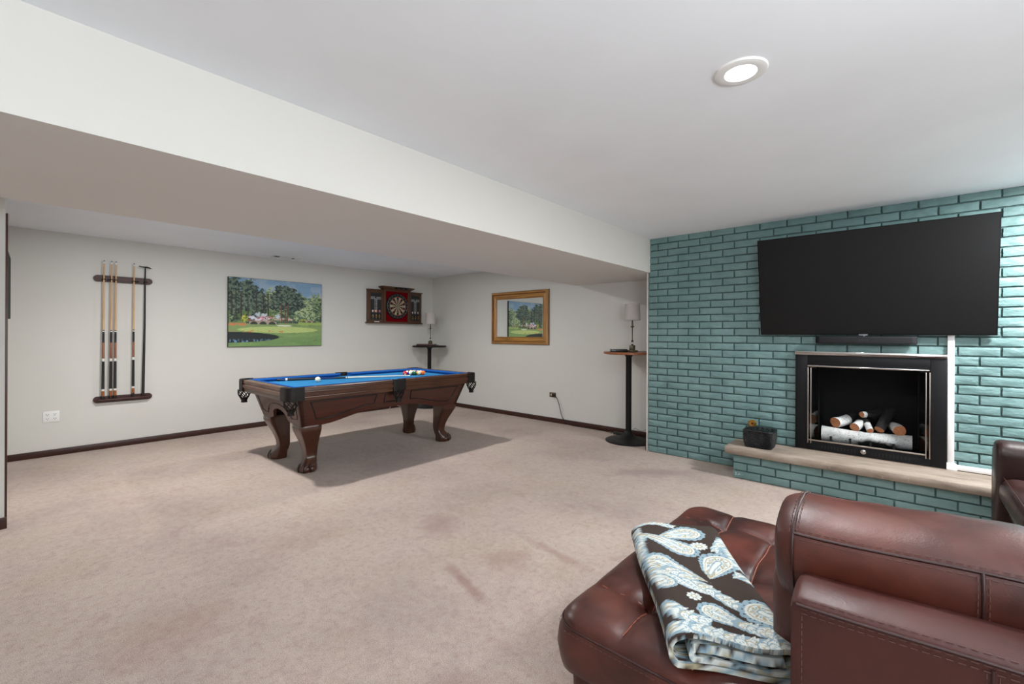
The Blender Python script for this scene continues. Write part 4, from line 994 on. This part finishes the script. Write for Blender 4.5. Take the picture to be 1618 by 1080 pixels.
b.v = [(FX + (p[1] - FX), .262 + (p[0] - FX), p[2]) for p in b.v] if False else [(FX + (y - .262), .262 + (x - FX), z) for x, y, z in b.v]
link('control_knob', b, fpz)
# grate
gr = thing('fire_grate', 'black iron grate with upright prongs holding the birch logs', 'grate', (5.08, .26, .342))
b = B()
for y in (.50, .36, .22, .065):
    b.tube([(4.975, y, .425), (4.972, y, .352), (5.28, y, .352)], .0085, 'soot', 8)
b.box((5.02, -.02, .343), (5.05, .54, .358), 'soot', .003); b.box((5.22, -.02, .343), (5.25, .54, .358), 'soot', .003); link('prongs', b, gr)
# logs
def log(name, label, p0, p1, r0, r1, kind, burn=0.0, seed=0, cat='log'):
    p0, p1 = Vector(p0), Vector(p1); L = (p1 - p0).length; d = (p1 - p0).normalized(); rs = np.random.RandomState(seed)
    x = d.cross(Vector((0, 0, 1))).normalized(); y = x.cross(d)
    t = thing(name, label, cat, tuple((p0 + p1) / 2), 'gas fire logs'); N, K = 18, 12; rings = []
    ph = rs.uniform(0, 6, 4)
    for k in range(K + 1):
        q = k / K; c = p0 + d * (L * q) + y * (.006 * math.sin(q * 5 + ph[0])); rr = lerp(r0, r1, q)
        rings.append([tuple(c + x * (rr * (1 + .05 * math.sin(3 * a + ph[1] + q * 4) + .03 * math.sin(5 * a + ph[2] - q * 7)) * math.cos(a)) + y * (rr * (1 + .05 * math.sin(3 * a + ph[1] + q * 4)) * math.sin(a))) for a in [2 * PI * i / N for i in range(N)]])
    b = B(); nb = K - int(round(K * burn))
    if kind == 'char': b.loft(rings, 'char', cap=False)
    else:
        if nb > 0: b.loft(rings[:nb + 1], 'scorched' if kind == 'scorched' else 'birch', cap=False)
        if nb < K: b.loft(rings[nb:], 'char', cap=False)
    b.add(rings[-1], [list(range(N))], 'char' if burn else ('endgrain' if kind != 'char' else 'char')); link('bark', b, t, smooth=60)
    b = B(); c0 = sum((Vector(p) for p in rings[0]), Vector()) / N - d * .002
    b.add([tuple(c0)] + rings[0], [[0, 1 + (i + 1) % N, 1 + i] for i in range(N)], 'endgrain'); link('cut_end', b, t, smooth=60)
    return t
log('birch_log', 'long white birch log lying across the front of the fire grate', (5.045, .575, .432), (5.045, -.052, .432), .066, .060, 'scorched', 0, 1)
log('birch_log', 'thick birch log with round cut end, leftmost on top of the long log', (5.045, .475, .540), (5.25, .36, .575), .046, .044, 'birch', .35, 2)
log('birch_log', 'birch log with oval cut end, second from the left on the long log', (5.030, .333, .522), (5.24, .25, .60), .038, .034, 'birch', .6, 3)
log('birch_log', 'thin birch stick whose small cut end sits at the middle of the fire', (5.02, .222, .510), (5.22, .30, .63), .025, .02, 'birch', .7, 4)
log('birch_log', 'topmost charred log with a small pale cut end, bridging the pile', (5.08, .285, .628), (5.22, .16, .645), .026, .040, 'birch', .85, 5)
log('charred_log', 'black charred log standing steeply right of the fire’s middle', (5.04, .165, .525), (5.20, .085, .680), .036, .042, 'char', 0, 6)
log('birch_log', 'birch log with a wide cut end, rightmost on the long log', (5.03, .028, .530), (5.25, .10, .56), .045, .036, 'birch', .4, 7)

# ---- basket and gas valve
bk = thing('wicker_basket', 'small black wicker basket on the left end of the stone hearth', 'basket', (4.69, 1.018, hz))
def rrect(hx_, hy_, r, n):
    pts = []
    for cx, cy, a0 in ((hx_ - r, hy_ - r, 0), (-hx_ + r, hy_ - r, PI / 2), (-hx_ + r, -hy_ + r, PI), (hx_ - r, -hy_ + r, 3 * PI / 2)):
        for k in range(n + 1): a = a0 + PI / 2 * k / n; pts.append((cx + r * math.cos(a), cy + r * math.sin(a)))
    out = []; 
    per = [0]
    for i in range(len(pts)): a, c = pts[i], pts[(i + 1) % len(pts)]; per.append(per[-1] + math.hypot(c[0] - a[0], c[1] - a[1]))
    N = 72
    for q in range(N):
        s = per[-1] * q / N
        for i in range(len(pts)):
            if per[i] <= s < per[i + 1]:
                f = (s - per[i]) / (per[i + 1] - per[i]); a, c = pts[i], pts[(i + 1) % len(pts)]; out.append((lerp(a[0], c[0], f), lerp(a[1], c[1], f))); break
    return out
b = B(); R0 = rrect(1, 1.14, .28, 6); nr = 16
for r in range(nr):
    z = hz + .006 + r * .0092; k = lerp(.092, .104, r / nr) + .006 * math.sin(r / nr * PI)
    pts = [(4.69 + u * k + (u * .004 * (-1) ** (i + r)), 1.018 + v * k + v * .004 * (-1) ** (i + r), z) for i, (u, v) in enumerate(R0)]
    b.tube(pts + [pts[0], pts[1]], .0042, 'wicker', 5)
for i in range(0, 72, 4):
    u, v = R0[i]; b.tube([(4.69 + u * .093, 1.018 + v * .093, hz + .004), (4.69 + u * .102, 1.018 + v * .102, hz + .08), (4.69 + u * .105, 1.018 + v * .105, hz + .155)], .0034, 'wicker', 5)
b.add([(4.69 + u * .092, 1.018 + v * .092, hz + .004) for u, v in R0], [list(range(72))], 'wicker'); link('woven_body', b, bk, smooth=60)
b = B(); 
for ph in (0, PI): 
    pts = [(4.69 + u * .106 + .004 * u * math.cos(i * .9 + ph), 1.018 + v * .106 + .004 * v * math.cos(i * .9 + ph), hz + .157 + .004 * math.sin(i * .9 + ph)) for i, (u, v) in enumerate(R0)]
    b.tube(pts + [pts[0], pts[1]], .0055, 'wicker', 6)
link('braided_rim', b, bk, smooth=60)
gv = thing('gas_valve', 'round brass gas key plate on the teal bricks behind the basket', 'valve', (XB, 1.129, .468))
b = B(); b.lathe([(.0001, -.006), (.020, -.007), (.034, -.005), (.0365, 0), (.0365, .006)], (0, 0, 0), 'amber_glass', 32, axis=1, cap=False); b.v = [(XB - .004 + y, 1.129 + x, .468 + z) for x, y, z in b.v]; link('escutcheon', b, gv)
b = B(); b.box((XB - .0125, 1.120, .460), (XB - .010, 1.138, .478), 'dark', .002); link('key_hole', b, gv)

# ---- white cable raceway
rw = thing('cable_raceway', 'white L shaped cable cover right of the fireplace on the brick wall', 'cable cover', (XB, -.27, hz))
b = B(); b.box((4.880, -.294, .345), (XB - .001, -.254, 1.42), 'raceway', .004); link('upright_cover', b, rw)
b = B(); b.box((4.880, -1.9, .300), (XB - .001, -.300, .340), 'raceway', .004); link('level_cover', b, rw)
b = B(); q = [(-.250, .350), (-.250, .298), (-.310, .296), (-.310, .344), (-.302, .346), (-.298, .350)]; b.prism(q, lambda u, v, w: (w, u, v), 4.877, XB - .001, 'raceway'); link('corner_elbow', b, rw)

# ================================================================== SOFA
SF = thing('sofa', 'reddish brown leather sofa with a tufted chaise end, seen from behind', 'sofa', (1.75, .2, 0))
ca, cb, ya_, yb_ = 1.160, 2.40, .190, .852
def stitched(b, pts, mat='stitch', r=.0010, dash=.010, gap=.006):
    P = [Vector(p) for p in pts]; cum = [0.0]
    for a, c in zip(P, P[1:]): cum.append(cum[-1] + (c - a).length)
    def at(d):
        for k in range(len(P) - 1):
            if d <= cum[k + 1]: return P[k].lerp(P[k + 1], (d - cum[k]) / max(1e-9, cum[k + 1] - cum[k]))
        return P[-1]
    for k in range(int(cum[-1] / (dash + gap))):
        a = k * (dash + gap); b.tube([at(a), at(a + dash)], r, mat, 4)
TX, TY = (1.40, 1.80, 2.20), (.62, .42)
SEATZ = .472
def seat_z(x, y):
    dx = min(abs(x - t) for t in TX); dy = min(abs(y - t) for t in TY); dd = min(math.hypot(x - p, y - q) for p in TX for q in TY)
    cx = .012 * math.exp(-(dx / .014) ** 2) + .008 * math.exp(-(dx / .06) ** 2); cy = .010 * math.exp(-(dy / .014) ** 2) + .006 * math.exp(-(dy / .05) ** 2)
    return SEATZ - cx - cy - .011 * math.exp(-(dd / .05) ** 2) + .003 * math.sin(x * 23 + y * 9) * math.sin(y * 31)
def rr_ring(xa, xb, yc, yd, r, n=10, m=26):
    out = []
    for (cx, cy, a0), (ex, ey) in zip(((xb - r, yd - r, 0), (xa + r, yd - r, PI / 2), (xa + r, yc + r, PI), (xb - r, yc + r, 3 * PI / 2)), ((xa + r, yd), (xa, yc + r), (xb - r, yc), (xb, yd - r))):
        for k in range(n + 1): a = a0 + PI / 2 * k / n; out.append((cx + r * math.cos(a), cy + r * math.sin(a)))
        lx, ly = out[-1]
        for k in range(1, m): out.append((lerp(lx, ex, k / m), lerp(ly, ey, k / m)))
    return out
b = B(); rings = []
for z, ins, r in ((.285, .02, .06), (.288, .008, .07), (.31, .0, .08), (.36, -.008, .085), (.40, -.004, .085), (.418, .002, .085), (.424, .006, .085)): rings.append([(x, y, z + .004 * math.sin(x * 17) * math.sin(y * 13)) for x, y in rr_ring(ca + ins, cb - ins, ya_ + ins * .3, yb_ - ins, r)])
NR = 34
for k in range(1, NR + 1):
    q = k / NR; ins = .006 + .305 * q ** 1.25; roll = 1 - math.exp(-(ins - .002) / .022)
    rg = []
    for x, y in rr_ring(ca + ins, cb - ins, ya_ + ins * .9, yb_ - ins, max(.012, .085 - ins * .35)):
        rg.append((x, y, lerp(.424, seat_z(x, y), roll)))
    rings.append(rg)
b.loft(rings, 'leather'); link('chaise_cushion', b, SF, smooth=60)
b = B()
for tx in TX: b.tube([(tx + .002 * math.sin(y * 40), y, seat_z(tx, y) + .0012) for y in np.linspace(.30, .80, 50)], .0016, 'seam_pale', 5)
for ty in TY: b.tube([(x, ty + .002 * math.sin(x * 30), seat_z(x, ty) + .0012) for x in np.linspace(1.20, 2.34, 90)], .0016, 'seam_pale', 5)
edge = rr_ring(ca + .004, cb - .004, ya_, yb_ - .004, .085); b.tube([(x, y, .4235) for x, y in edge] + [(edge[0][0], edge[0][1], .4235)], .0035, 'seam', 6)
link('seat_seam', b, SF, smooth=60)
b = B(); eo = rr_ring(ca - .003, cb + .003, ya_, yb_ + .003, .086); stitched(b, [(x, y, .412) for x, y in eo]); link('seat_stitching', b, SF, smooth=60)
b = B(); rings = [[(x, y, z) for x, y in rr_ring(ca + i_, cb - i_, ya_ - .3, yb_ - i_, .05)] for z, i_ in ((.045, .05), (.05, .045), (.27, .038), (.288, .045))]; b.loft(rings, 'leather_flat'); link('chaise_base', b, SF, smooth=50)
b = B(); b.box((1.45, -1.6, .05), (2.30, .18, .30), 'leather_flat', .02); link('seat_base', b, SF)
b = B(); b.box((1.42, -.75, .285), (2.42, .185, .470), 'leather', .06, 5); link('seat_cushion', b, SF)
b = B(); b.box((1.42, -1.66, .285), (2.42, -.755, .470), 'leather', .06, 5); link('seat_cushion', b, SF)
b = B()
for x in (1.25, 2.25):
    for y in (.76, -1.5): b.box((x - .03, y - .03, 0), (x + .03, y + .03, .055), 'blacklow', .004)
link('foot', b, SF)
# back frame
def SAG(y, a): t = min(1, max(0, (y + .20) / .38)); return -a * t * t * (3 - 2 * t)
def run(b, prof, ys, mat, puff=None, endr=.03, ends=(True, False)):
    rings = []; cx = sum(p[0] for p in prof) / len(prof); cz = sum(p[1] for p in prof) / len(prof)
    for y, k in ys:
        rings.append([((cx + (x - cx) * k), y, (cz + (z - cz) * (k if z > cz else 1 - (1 - k) * .3))) if puff is None else puff(x, y, z, cx, cz, k) for x, z in prof])
    b.loft(rings, mat)
FR_ = [(1.155, .05), (1.144, .30), (1.140, .60), (1.1395, .762), (1.136, .772), (1.140, .781), (1.152, .787), (1.19, .797), (1.225, .799), (1.265, .790), (1.30, .765), (1.32, .72), (1.33, .50), (1.33, .05)]
b = B(); run(b, FR_, [(.186, .93), (.182, .975), (.170, 1.0)] + [(y, 1.0) for y in np.linspace(.15, -1.62, 40)], 'leather_flat', lambda x, y, z, cx, cz, k: (cx + (x - cx) * k, y, cz + (z - cz) * (k if z > cz else 1 - (1 - k) * .3) + SAG(y, .014) * (z > .5))); link('back_frame', b, SF, smooth=50)
b = B(); yy_ = np.linspace(.165, -1.6, 60)
for xx, zz in ((1.1375, .7655), (1.1385, .7555), (1.1435, .7855)): stitched(b, [(xx, y, zz + SAG(y, .014)) for y in yy_])
stitched(b, [(1.139, .165, z) for z in (.735, .08)])
for dy in (-.008, .008): stitched(b, [(1.1388, -.118 + dy, z) for z in (.75, .08)])
b.tube([(1.1385, -.118, .76), (1.140, -.118, .5), (1.146, -.118, .08)], .003, 'seam', 6); b.tube([(1.1368, y, .7725 + SAG(y, .014)) for y in np.linspace(.175, -1.6, 60)], .0032, 'seam', 6)
link('frame_stitching', b, SF, smooth=60)
# back cushion with headrest roll
HP = [(1.325, .70), (1.290, .745), (1.272, .79), (1.266, .835), (1.272, .866), (1.279, .8765), (1.290, .888), (1.325, .908), (1.38, .925), (1.44, .929), (1.50, .918), (1.55, .885), (1.575, .84), (1.575, .79), (1.555, .75)]
CPf = [(1.34, .47), (1.33, .60), (1.335, .74), (1.37, .77), (1.50, .775), (1.575, .755), (1.61, .68), (1.635, .57), (1.64, .49), (1.60, .47)]
def endk(y, y1, r):
    d = y1 - y
    return 1.0 if d >= r else math.sqrt(max(.02, 1 - (1 - d / r) ** 2)) * .22 + .78
def cush(b, prof, y1, r, mat, wr=.004):
    ys = [y1 - r * (1 - math.cos(t)) for t in np.linspace(0, PI / 2, 9)] + list(np.linspace(y1 - r - .02, -1.62, 70))
    rings = []; cx = sum(p[0] for p in prof) / len(prof); cz = sum(p[1] for p in prof) / len(prof)
    for y in ys:
        k = endk(y, y1, r); ring = []
        for i, (x, z) in enumerate(prof):
            w = wr * (math.sin(y * 19 + x * 30) * math.sin(z * 41 + y * 7) + .6 * math.sin(y * 53 + z * 60))
            ring.append((cx + (x - cx) * k + w * .6, y, cz + (z - cz) * k + w * .5 + SAG(y, .019) * (z > .6)))
        rings.append(ring)
    b.loft(rings, mat)
b = B(); cush(b, HP, .246, .050, 'leather', .003); hr = link('headrest_cushion', b, SF, smooth=60)
b = B(); cush(b, CPf, .262, .070, 'leather', .004); link('back_cushion', b, SF, smooth=60)
b = B(); zs = .8765; xs_ = 1.2775
seam = [(xs_, y, zs + SAG(y, .019)) for y in np.linspace(.206, -1.6, 60)]
for dz, dx in ((.009, .006), (-.009, -.004)): stitched(b, [(xs_ + dx - .002, y, zs + dz + SAG(y, .019)) for y in np.linspace(.206, -1.6, 60)])
b.tube(seam, .0036, 'seam', 6)
# side seam loop over the headrest end and the cross seam
sg_ = SAG(.204, .019)
lp = [(x - .002 if x < 1.4 else x + .002, .204, z + .001 + sg_) for x, z in HP[5:12]]; b.tube(lp, .0030, 'seam', 6); stitched(b, [(x, .196, z + .0015) for x, _, z in lp]); stitched(b, [(x, .212, z + .0005) for x, _, z in lp])
lp2 = [(x - .0025, .204, z + sg_) for x, z in HP[0:6]]; b.tube(lp2, .0030, 'seam', 6)
lp3 = [(x - .0015, -.118, z + SAG(-.118, .019)) for x, z in HP[0:6]]; b.tube(lp3, .0034, 'seam', 6)
for dy in (-.008, .008): stitched(b, [(x - .002, y + dy, z) for x, y, z in lp3])
link('headrest_seam', b, hr, smooth=60)

# ---- folded blanket
A_, B_ = Vector((.842, .540, 0)), Vector((.540, -.842, 0)); O_ = Vector((1.150, .470, .470)); LA, WB = .745, .335
def path_profile():
    pts = []
    def arc(cx, cz, r, a0, a1, n=7):
        for k in range(n + 1): a = a0 + (a1 - a0) * k / n; pts.append((cx + r * math.cos(a), cz + r * math.sin(a)))
    pts.append((.92, .009)); pts.append((.60, .009)); pts.append((.30, .009))
    arc(.085, .0405, .0315, -PI / 2, -3 * PI / 2)       # left big fold (units: b in width fractions later, radius in metres)
    return pts
def spiral():
    m = []     # (b metres, z metres)
    for x in np.linspace(.315, .045, 12): m.append((x, .009))
    for a in np.linspace(-PI / 2, -3 * PI / 2, 9)[1:]: m.append((.038 + .033 * math.cos(a), .042 + .033 * math.sin(a)))
    top0 = len(m) - 1
    for x in np.linspace(.045, .300, 110)[1:]: m.append((x, .075 + .0035 * math.sin(x * 22)))
    top1 = len(m) - 1
    for a in np.linspace(PI / 2, -PI / 2, 9)[1:]: m.append((.304 + .0245 * math.cos(a), .0505 + .0245 * math.sin(a)))
    for x in np.linspace(.300, .075, 20)[1:]: m.append((x, .026))
    for a in np.linspace(-PI / 2, -3 * PI / 2, 7)[1:]: m.append((.072 + .0125 * math.cos(a), .0385 + .0125 * math.sin(a)))
    for x in np.linspace(.075, .290, 20)[1:]: m.append((x, .051))
    return m
sp = spiral(); thick = .0135
def offset_curve(m, d):
    out = []
    for i in range(len(m)):
        a, c = m[max(i - 1, 0)], m[min(i + 1, len(m) - 1)]; tx, tz = c[0] - a[0], c[1] - a[1]; L = math.hypot(tx, tz) or 1
        out.append((m[i][0] - tz / L * d, m[i][1] + tx / L * d))
    return out
oa, ob_ = offset_curve(sp, thick / 2), offset_curve(sp, -thick / 2)
loop = oa + ob_[::-1]; arc_len = np.concatenate([[0], np.cumsum([math.hypot(c[0] - a[0], c[1] - a[1]) for a, c in zip(loop, loop[1:])])])
NA = 290; rows = []
fall = lambda y: -.5 * max(0, y - .80) ** 1.25
for i in range(NA + 1):
    s = i / NA; a = s * LA; row = []
    for k, (bb, z) in enumerate(loop):
        zz = max(.0016, z) * (1 - .10 * s) + .002 * math.sin(a * 14 + bb * 21) * (z > .03)
        aa = a + .010 * math.sin(bb * 17) * (1 - s) - .012 * (z < .05) * (1 - s)
        bb2 = bb + .006 * math.sin(a * 9) + .030 * (s - .5) * (bb / WB - .5)
        p = O_ + A_ * aa + B_ * bb2; row.append((p.x, p.y, O_.z + zz + fall(p.y)))
    rows.append(row)
n_ = len(loop)
b = B(); vs = [p for r in rows for p in r]; fs = []
for i in range(NA):
    for k in range(n_): fs.append([i * n_ + k, i * n_ + (k + 1) % n_, (i + 1) * n_ + (k + 1) % n_, (i + 1) * n_ + k])
half = len(sp)
for i0, flip in ((0, False), (NA, True)):
    for k in range(half - 1):
        q = [i0 * n_ + k, i0 * n_ + k + 1, i0 * n_ + n_ - 2 - k, i0 * n_ + n_ - 1 - k]; fs.append(q if flip else q[::-1])
b.add(vs, fs, 'fleece')
# printed paisley: s along the length (0 near), w across (0 left); drawn on an unrolled cloth
W_ = np.array([bb for bb, z in loop]); Sg, Wg = np.meshgrid(np.linspace(0, 1, NA + 1), W_ / WB, indexing='ij')
Kg = np.tile(np.arange(n_), (NA + 1, 1)); # keep the cloth continuous round the folds: use arc length across
AL = np.tile((arc_len[:n_] - arc_len[20]) / WB + .12, (NA + 1, 1)); U_ = AL
PX, PY = U_ * .335, Sg * .745                            # metres on the cloth
wx = PX + .004 * (fbm(PX * 60, PY * 60, 5, 3) - .5); wy = PY + .004 * (fbm(PX * 60 + 9, PY * 60, 6, 3) - .5)
Q = Paint(wx, wy, (50, 36, 28)); WHT, BLU, BEI, DKB = (208, 212, 206), (136, 160, 172), (168, 158, 130), (40, 38, 42)
def tear(cx, cy, r, tx, ty):
    """signed size of a teardrop: 1 on its outline, <1 inside; round end at (cx,cy), tip at (tx,ty)"""
    dx, dy = tx - cx, ty - cy; L = math.hypot(dx, dy); dx, dy = dx / L, dy / L
    u = (wx - cx) * dx + (wy - cy) * dy; v = -(wx - cx) * dy + (wy - cy) * dx
    v = v - .22 * np.clip(u, 0, None) ** 2 / L
    wid = np.where(u < 0, 1, np.clip(1 - u / L, .001, 1) ** .75)
    back = np.sqrt(np.clip(u, -9, 0) ** 2 + v ** 2) / r; front = np.maximum(np.abs(v) / (r * wid), (u / L) ** 6)
    return np.where(u < 0, back, front), np.arctan2(v, u), u, v
def paisley(cx, cy, r, tx, ty, scal=True, core='flower'):
    t, an, u, v = tear(cx, cy, r, tx, ty)
    per = np.where(u < 0, an * r, np.sign(v) * (r * 1.5 + u)); sc = np.abs(np.sin(per / .0062))
    Q.put(t < (1.34 + .14 * sc if scal else 1.1), BLU); Q.put((t < 1.20) & (t > 1.09) & (np.sin(per / .0031) > .72) if scal else t < 0, DKB)
    Q.put(t < 1.02, WHT); Q.put((t < .86) & (t > .78), BEI); Q.put(t < .74, WHT)
    pet = np.cos(an * 8); Q.put((t < .70) & (t > .32) & (pet > .35), BEI if core == 'flower' else BLU); Q.put((t < .60) & (t > .40) & (pet < -.55), BLU)
    Q.put((t < .30), BLU); Q.put(t < .18, WHT)
def flower(cx, cy, r, n=10):
    d = np.hypot(wx - cx, wy - cy) / r; an = np.arctan2(wy - cy, wx - cx)
    Q.put(d < .78 + .25 * np.abs(np.cos(an * n / 2)), WHT); Q.put((d < .8) & (np.abs(np.cos(an * n / 2)) < .35) & (d > .35), BLU); Q.put(d < .42, BEI); Q.put(d < .26, WHT)
def petal(cx, cy, r, tx, ty, rim=BLU, body=WHT, core=BLU):
    t, an, u, v = tear(cx, cy, r, tx, ty)
    Q.put(t < 1.12, rim); Q.put(t < .86, body); Q.put((t < .5) & (np.sin(u / .0022) > -.2), core); Q.put(t < .2, body)
def leafband(pts, r, col=BLU):
    k = 0
    for (x0, y0), (x1, y1) in zip(pts, pts[1:]):
        dx, dy = x1 - x0, y1 - y0; t = np.clip(((wx - x0) * dx + (wy - y0) * dy) / (dx * dx + dy * dy), 0, 1)
        d = np.hypot(wx - x0 - t * dx, wy - y0 - t * dy) / r; Q.put(d < .80 + .16 * np.abs(np.sin(np.arctan2(wy - y0, wx - x0) * 3 + t * math.hypot(dx, dy) / .012)), BLU)
    for (x0, y0), (x1, y1) in zip(pts, pts[1:]):
        L = math.hypot(x1 - x0, y1 - y0); dx, dy = (x1 - x0) / L, (y1 - y0) / L; n = max(1, int(L / (r * .85)))
        for q in range(n + 1):
            d = L * q / max(1, n); px, py = x0 + dx * d, y0 + dy * d
            for sg in (1, -1):
                a = math.atan2(dy, dx) + sg * (.85 if k % 2 else .6); rr = r * (.42 if (k + sg) % 3 else .52)
                petal(px + rr * .4 * math.cos(a), py + rr * .4 * math.sin(a), rr, px + r * 1.35 * math.cos(a), py + r * 1.35 * math.sin(a), col if k % 3 else BEI, WHT, BLU if k % 2 else BEI)
            k += 1
w_, l_ = .335, .745
def Z(fx, fy): return fx * w_, fy * l_       # fractions: across, along
def spot(*a): paisley(*Z(a[0], a[1]), a[2], *Z(a[3], a[4]), *a[5:])
leafband([Z(.02, .985), Z(.3, .985), Z(.42, .96)], .020); leafband([Z(.97, .84), Z(.84, .72), Z(.92, .62)], .026); leafband([Z(-.02, .60), Z(.03, .78), Z(.0, .9)], .026)
spot(.60, .885, .044, .22, .84); spot(.46, .70, .043, .10, .88); flower(*Z(.66, .745), .030, 12)
spot(.76, .585, .047, .50, .45); spot(1.02, .68, .044, 1.0, .52)
leafband([Z(.97, .44), Z(.88, .47)], .024); leafband([Z(1.0, .52), Z(.93, .56)], .016)
spot(.13, .53, .042, .44, .36); leafband([Z(.20, .46), Z(.44, .35), Z(.66, .235)], .027); petal(*Z(.30, .36), .024, *Z(.44, .27)); petal(*Z(.20, .39), .020, *Z(.34, .30))
spot(.12, .36, .026, .02, .46); leafband([Z(.02, .47), Z(.16, .43)], .018); flower(*Z(.32, .26), .022, 8)
spot(.84, .20, .044, 1.12, .05); spot(.44, .165, .034, .66, .09); leafband([Z(.04, .19), Z(.16, .12), Z(.30, .09)], .030); leafband([Z(.62, .12), Z(.86, .07), Z(1.05, .03)], .026)
leafband([Z(.02, .05), Z(.3, .03), Z(.62, .02), Z(1.1, .01)], .028)
patch = fbm(PX * 34, PY * 20 + 3, 51, 3); p2 = fbm(PX * 90, PY * 70, 53, 3)
out = (U_ < -.06) | (U_ > 1.10)
Q.put(out, (50, 36, 28)); Q.put(out & (patch > .44), BLU); Q.put(out & (patch > .49), WHT); Q.put(out & (patch > .49) & (p2 > .56), BEI); Q.put(out & (patch > .49) & (p2 < .40), BLU); Q.put(out & (patch < .36) , WHT)
Q.c *= (.90 + .2 * fbm(PX * 300, PY * 300, 4, 2))[..., None]
bl = solo('folded_blanket', b, 'folded brown and pale blue paisley fleece blanket on the chaise end of the leather sofa', 'blanket', tuple(O_), smooth=60)
cols = Q.c.reshape(-1, 3)
if len(bl.data.vertices) == len(cols): set_paint(bl, cols)
else:
    print('BLANKET VERTS', len(bl.data.vertices), len(cols))

# ================================================================== ARMCHAIR BY THE HEARTH
AC = thing('armchair', 'dark brown leather armchair at the right edge in front of the hearth', 'armchair', (3.8, -.9, 0))
yl, yr_ = -.436, -1.36
b = B(); rings = []
BP = [(4.12, .40), (4.105, .50), (4.085, .585), (4.09, .640), (4.12, .672), (4.18, .684), (4.25, .676), (4.30, .64), (4.33, .55), (4.34, .30), (4.34, .04), (4.30, .03), (4.20, .03)]
cx = sum(p[0] for p in BP) / len(BP); cz = .4
for y, k in [(yl, .86), (yl - .004, .93), (yl - .014, .975), (yl - .03, 1.0)] + [(y, 1.0) for y in np.linspace(yl - .06, yr_, 16)]: rings.append([(cx + (x - cx) * k, y, cz + (z - cz) * (k if z > .3 else 1)) for x, z in BP])
b.loft(rings, 'leather_dark'); link('backrest', b, AC, smooth=55)
b = B(); b.box((3.30, yr_, .285), (4.15, yl - .008, .468), 'leather_dark', .075, 6); link('seat_cushion', b, AC, smooth=60)
b = B(); b.tube([(x, yl - .030, .4625 - .02 * (x < 3.36)) for x in np.linspace(4.12, 3.36, 12)], .003, 'seam', 6); link('seat_seam', b, AC, smooth=60)
b = B(); b.box((3.40, yr_ + .03, .20), (4.25, yl - .06, .30), 'blacklow', .01); link('seat_frame', b, AC)
for x in (3.46, 4.30):
    for y in (yl - .10, yr_ + .06):
        b = B(); b.box((x - .025, y - .025, 0), (x + .025, y + .025, .22), 'blacklow', .004); link('leg', b, AC)

# ================================================================== LIGHT
def area(name, loc, rot, size, power, col=(1, 1, 1), shape='DISK', sy=None):
    l = bpy.data.lights.new(name, 'AREA'); l.shape = shape; l.size = size; l.energy = power; l.color = col
    if sy: l.size_y = sy
    o = bpy.data.objects.new(name, l); COL.objects.link(o); o.location = loc; o.rotation_euler = rot; return o
WARM = (.99, .99, .98); DAY = (.88, .955, 1.0)
LED = (.975, .99, 1.0)
area('downlight_visible', (2.018, .515, ZC - .02), (0, 0, 0), .11, 24, LED)
area('downlight_corner', (4.15, -1.15, ZC - .03), (0, 0, 0), .35, 108, LED)  # unseen ceiling light added to brighten the right of the brick wall
area('downlight_pool', (1.20, 4.75, ZC - .02), (0, 0, 0), .11, 52, WARM)
area('downlight_pool', (3.36, 4.75, ZC - .02), (0, 0, 0), .11, 29, WARM)
area('uplight_lamp', (.75, -1.0, 1.75), (PI, 0, 0), .4, 36, LED)  # unseen uplight added to brighten the ceiling like bounced flash
for (a, c, z0, z1), tilt, pw in zip(WINS, (50, -20), (108, 8)): area('window_daylight', ((a + c) / 2, YF + .03, (z0 + z1) / 2), (PI / 2 + math.radians(tilt), 0, 0), c - a - .1, pw, DAY, 'RECTANGLE', z1 - z0 - .2)  # lights added at the unseen windows; the left tilts up like bounced flash
w = bpy.data.worlds.new('sky'); S.world = w; w.use_nodes = True
bg = w.node_tree.nodes['Background']; bg.inputs[0].default_value = (.75, .85, 1, 1); bg.inputs[1].default_value = 1.0

# ================================================================== CAMERA
th, roll, f_px = .7220238, .0040047, 704.135
cam = bpy.data.cameras.new('camera'); co = bpy.data.objects.new('camera', cam); COL.objects.link(co)
fw = Vector((math.cos(th), math.sin(th), 0)); r0 = Vector((math.sin(th), -math.cos(th), 0)); u0 = Vector((0, 0, 1))
rc = r0 * math.cos(roll) + u0 * math.sin(roll); uc = u0 * math.cos(roll) - r0 * math.sin(roll)
co.matrix_world = Matrix(((rc.x, uc.x, -fw.x, 0), (rc.y, uc.y, -fw.y, 0), (rc.z, uc.z, -fw.z, 1.3418), (0, 0, 0, 1)))
cam.sensor_width = 36; cam.sensor_fit = 'HORIZONTAL'; cam.lens = f_px * 36 / 1618; cam.shift_y = -(540 - 527.8083) / 1618; cam.clip_start = .02
S.camera = co
S.view_settings.view_transform = 'Standard'; S.view_settings.look = 'None'; S.view_settings.gamma = 1.0; S.view_settings.use_curve_mapping = False
S.view_settings.exposure = 0.1
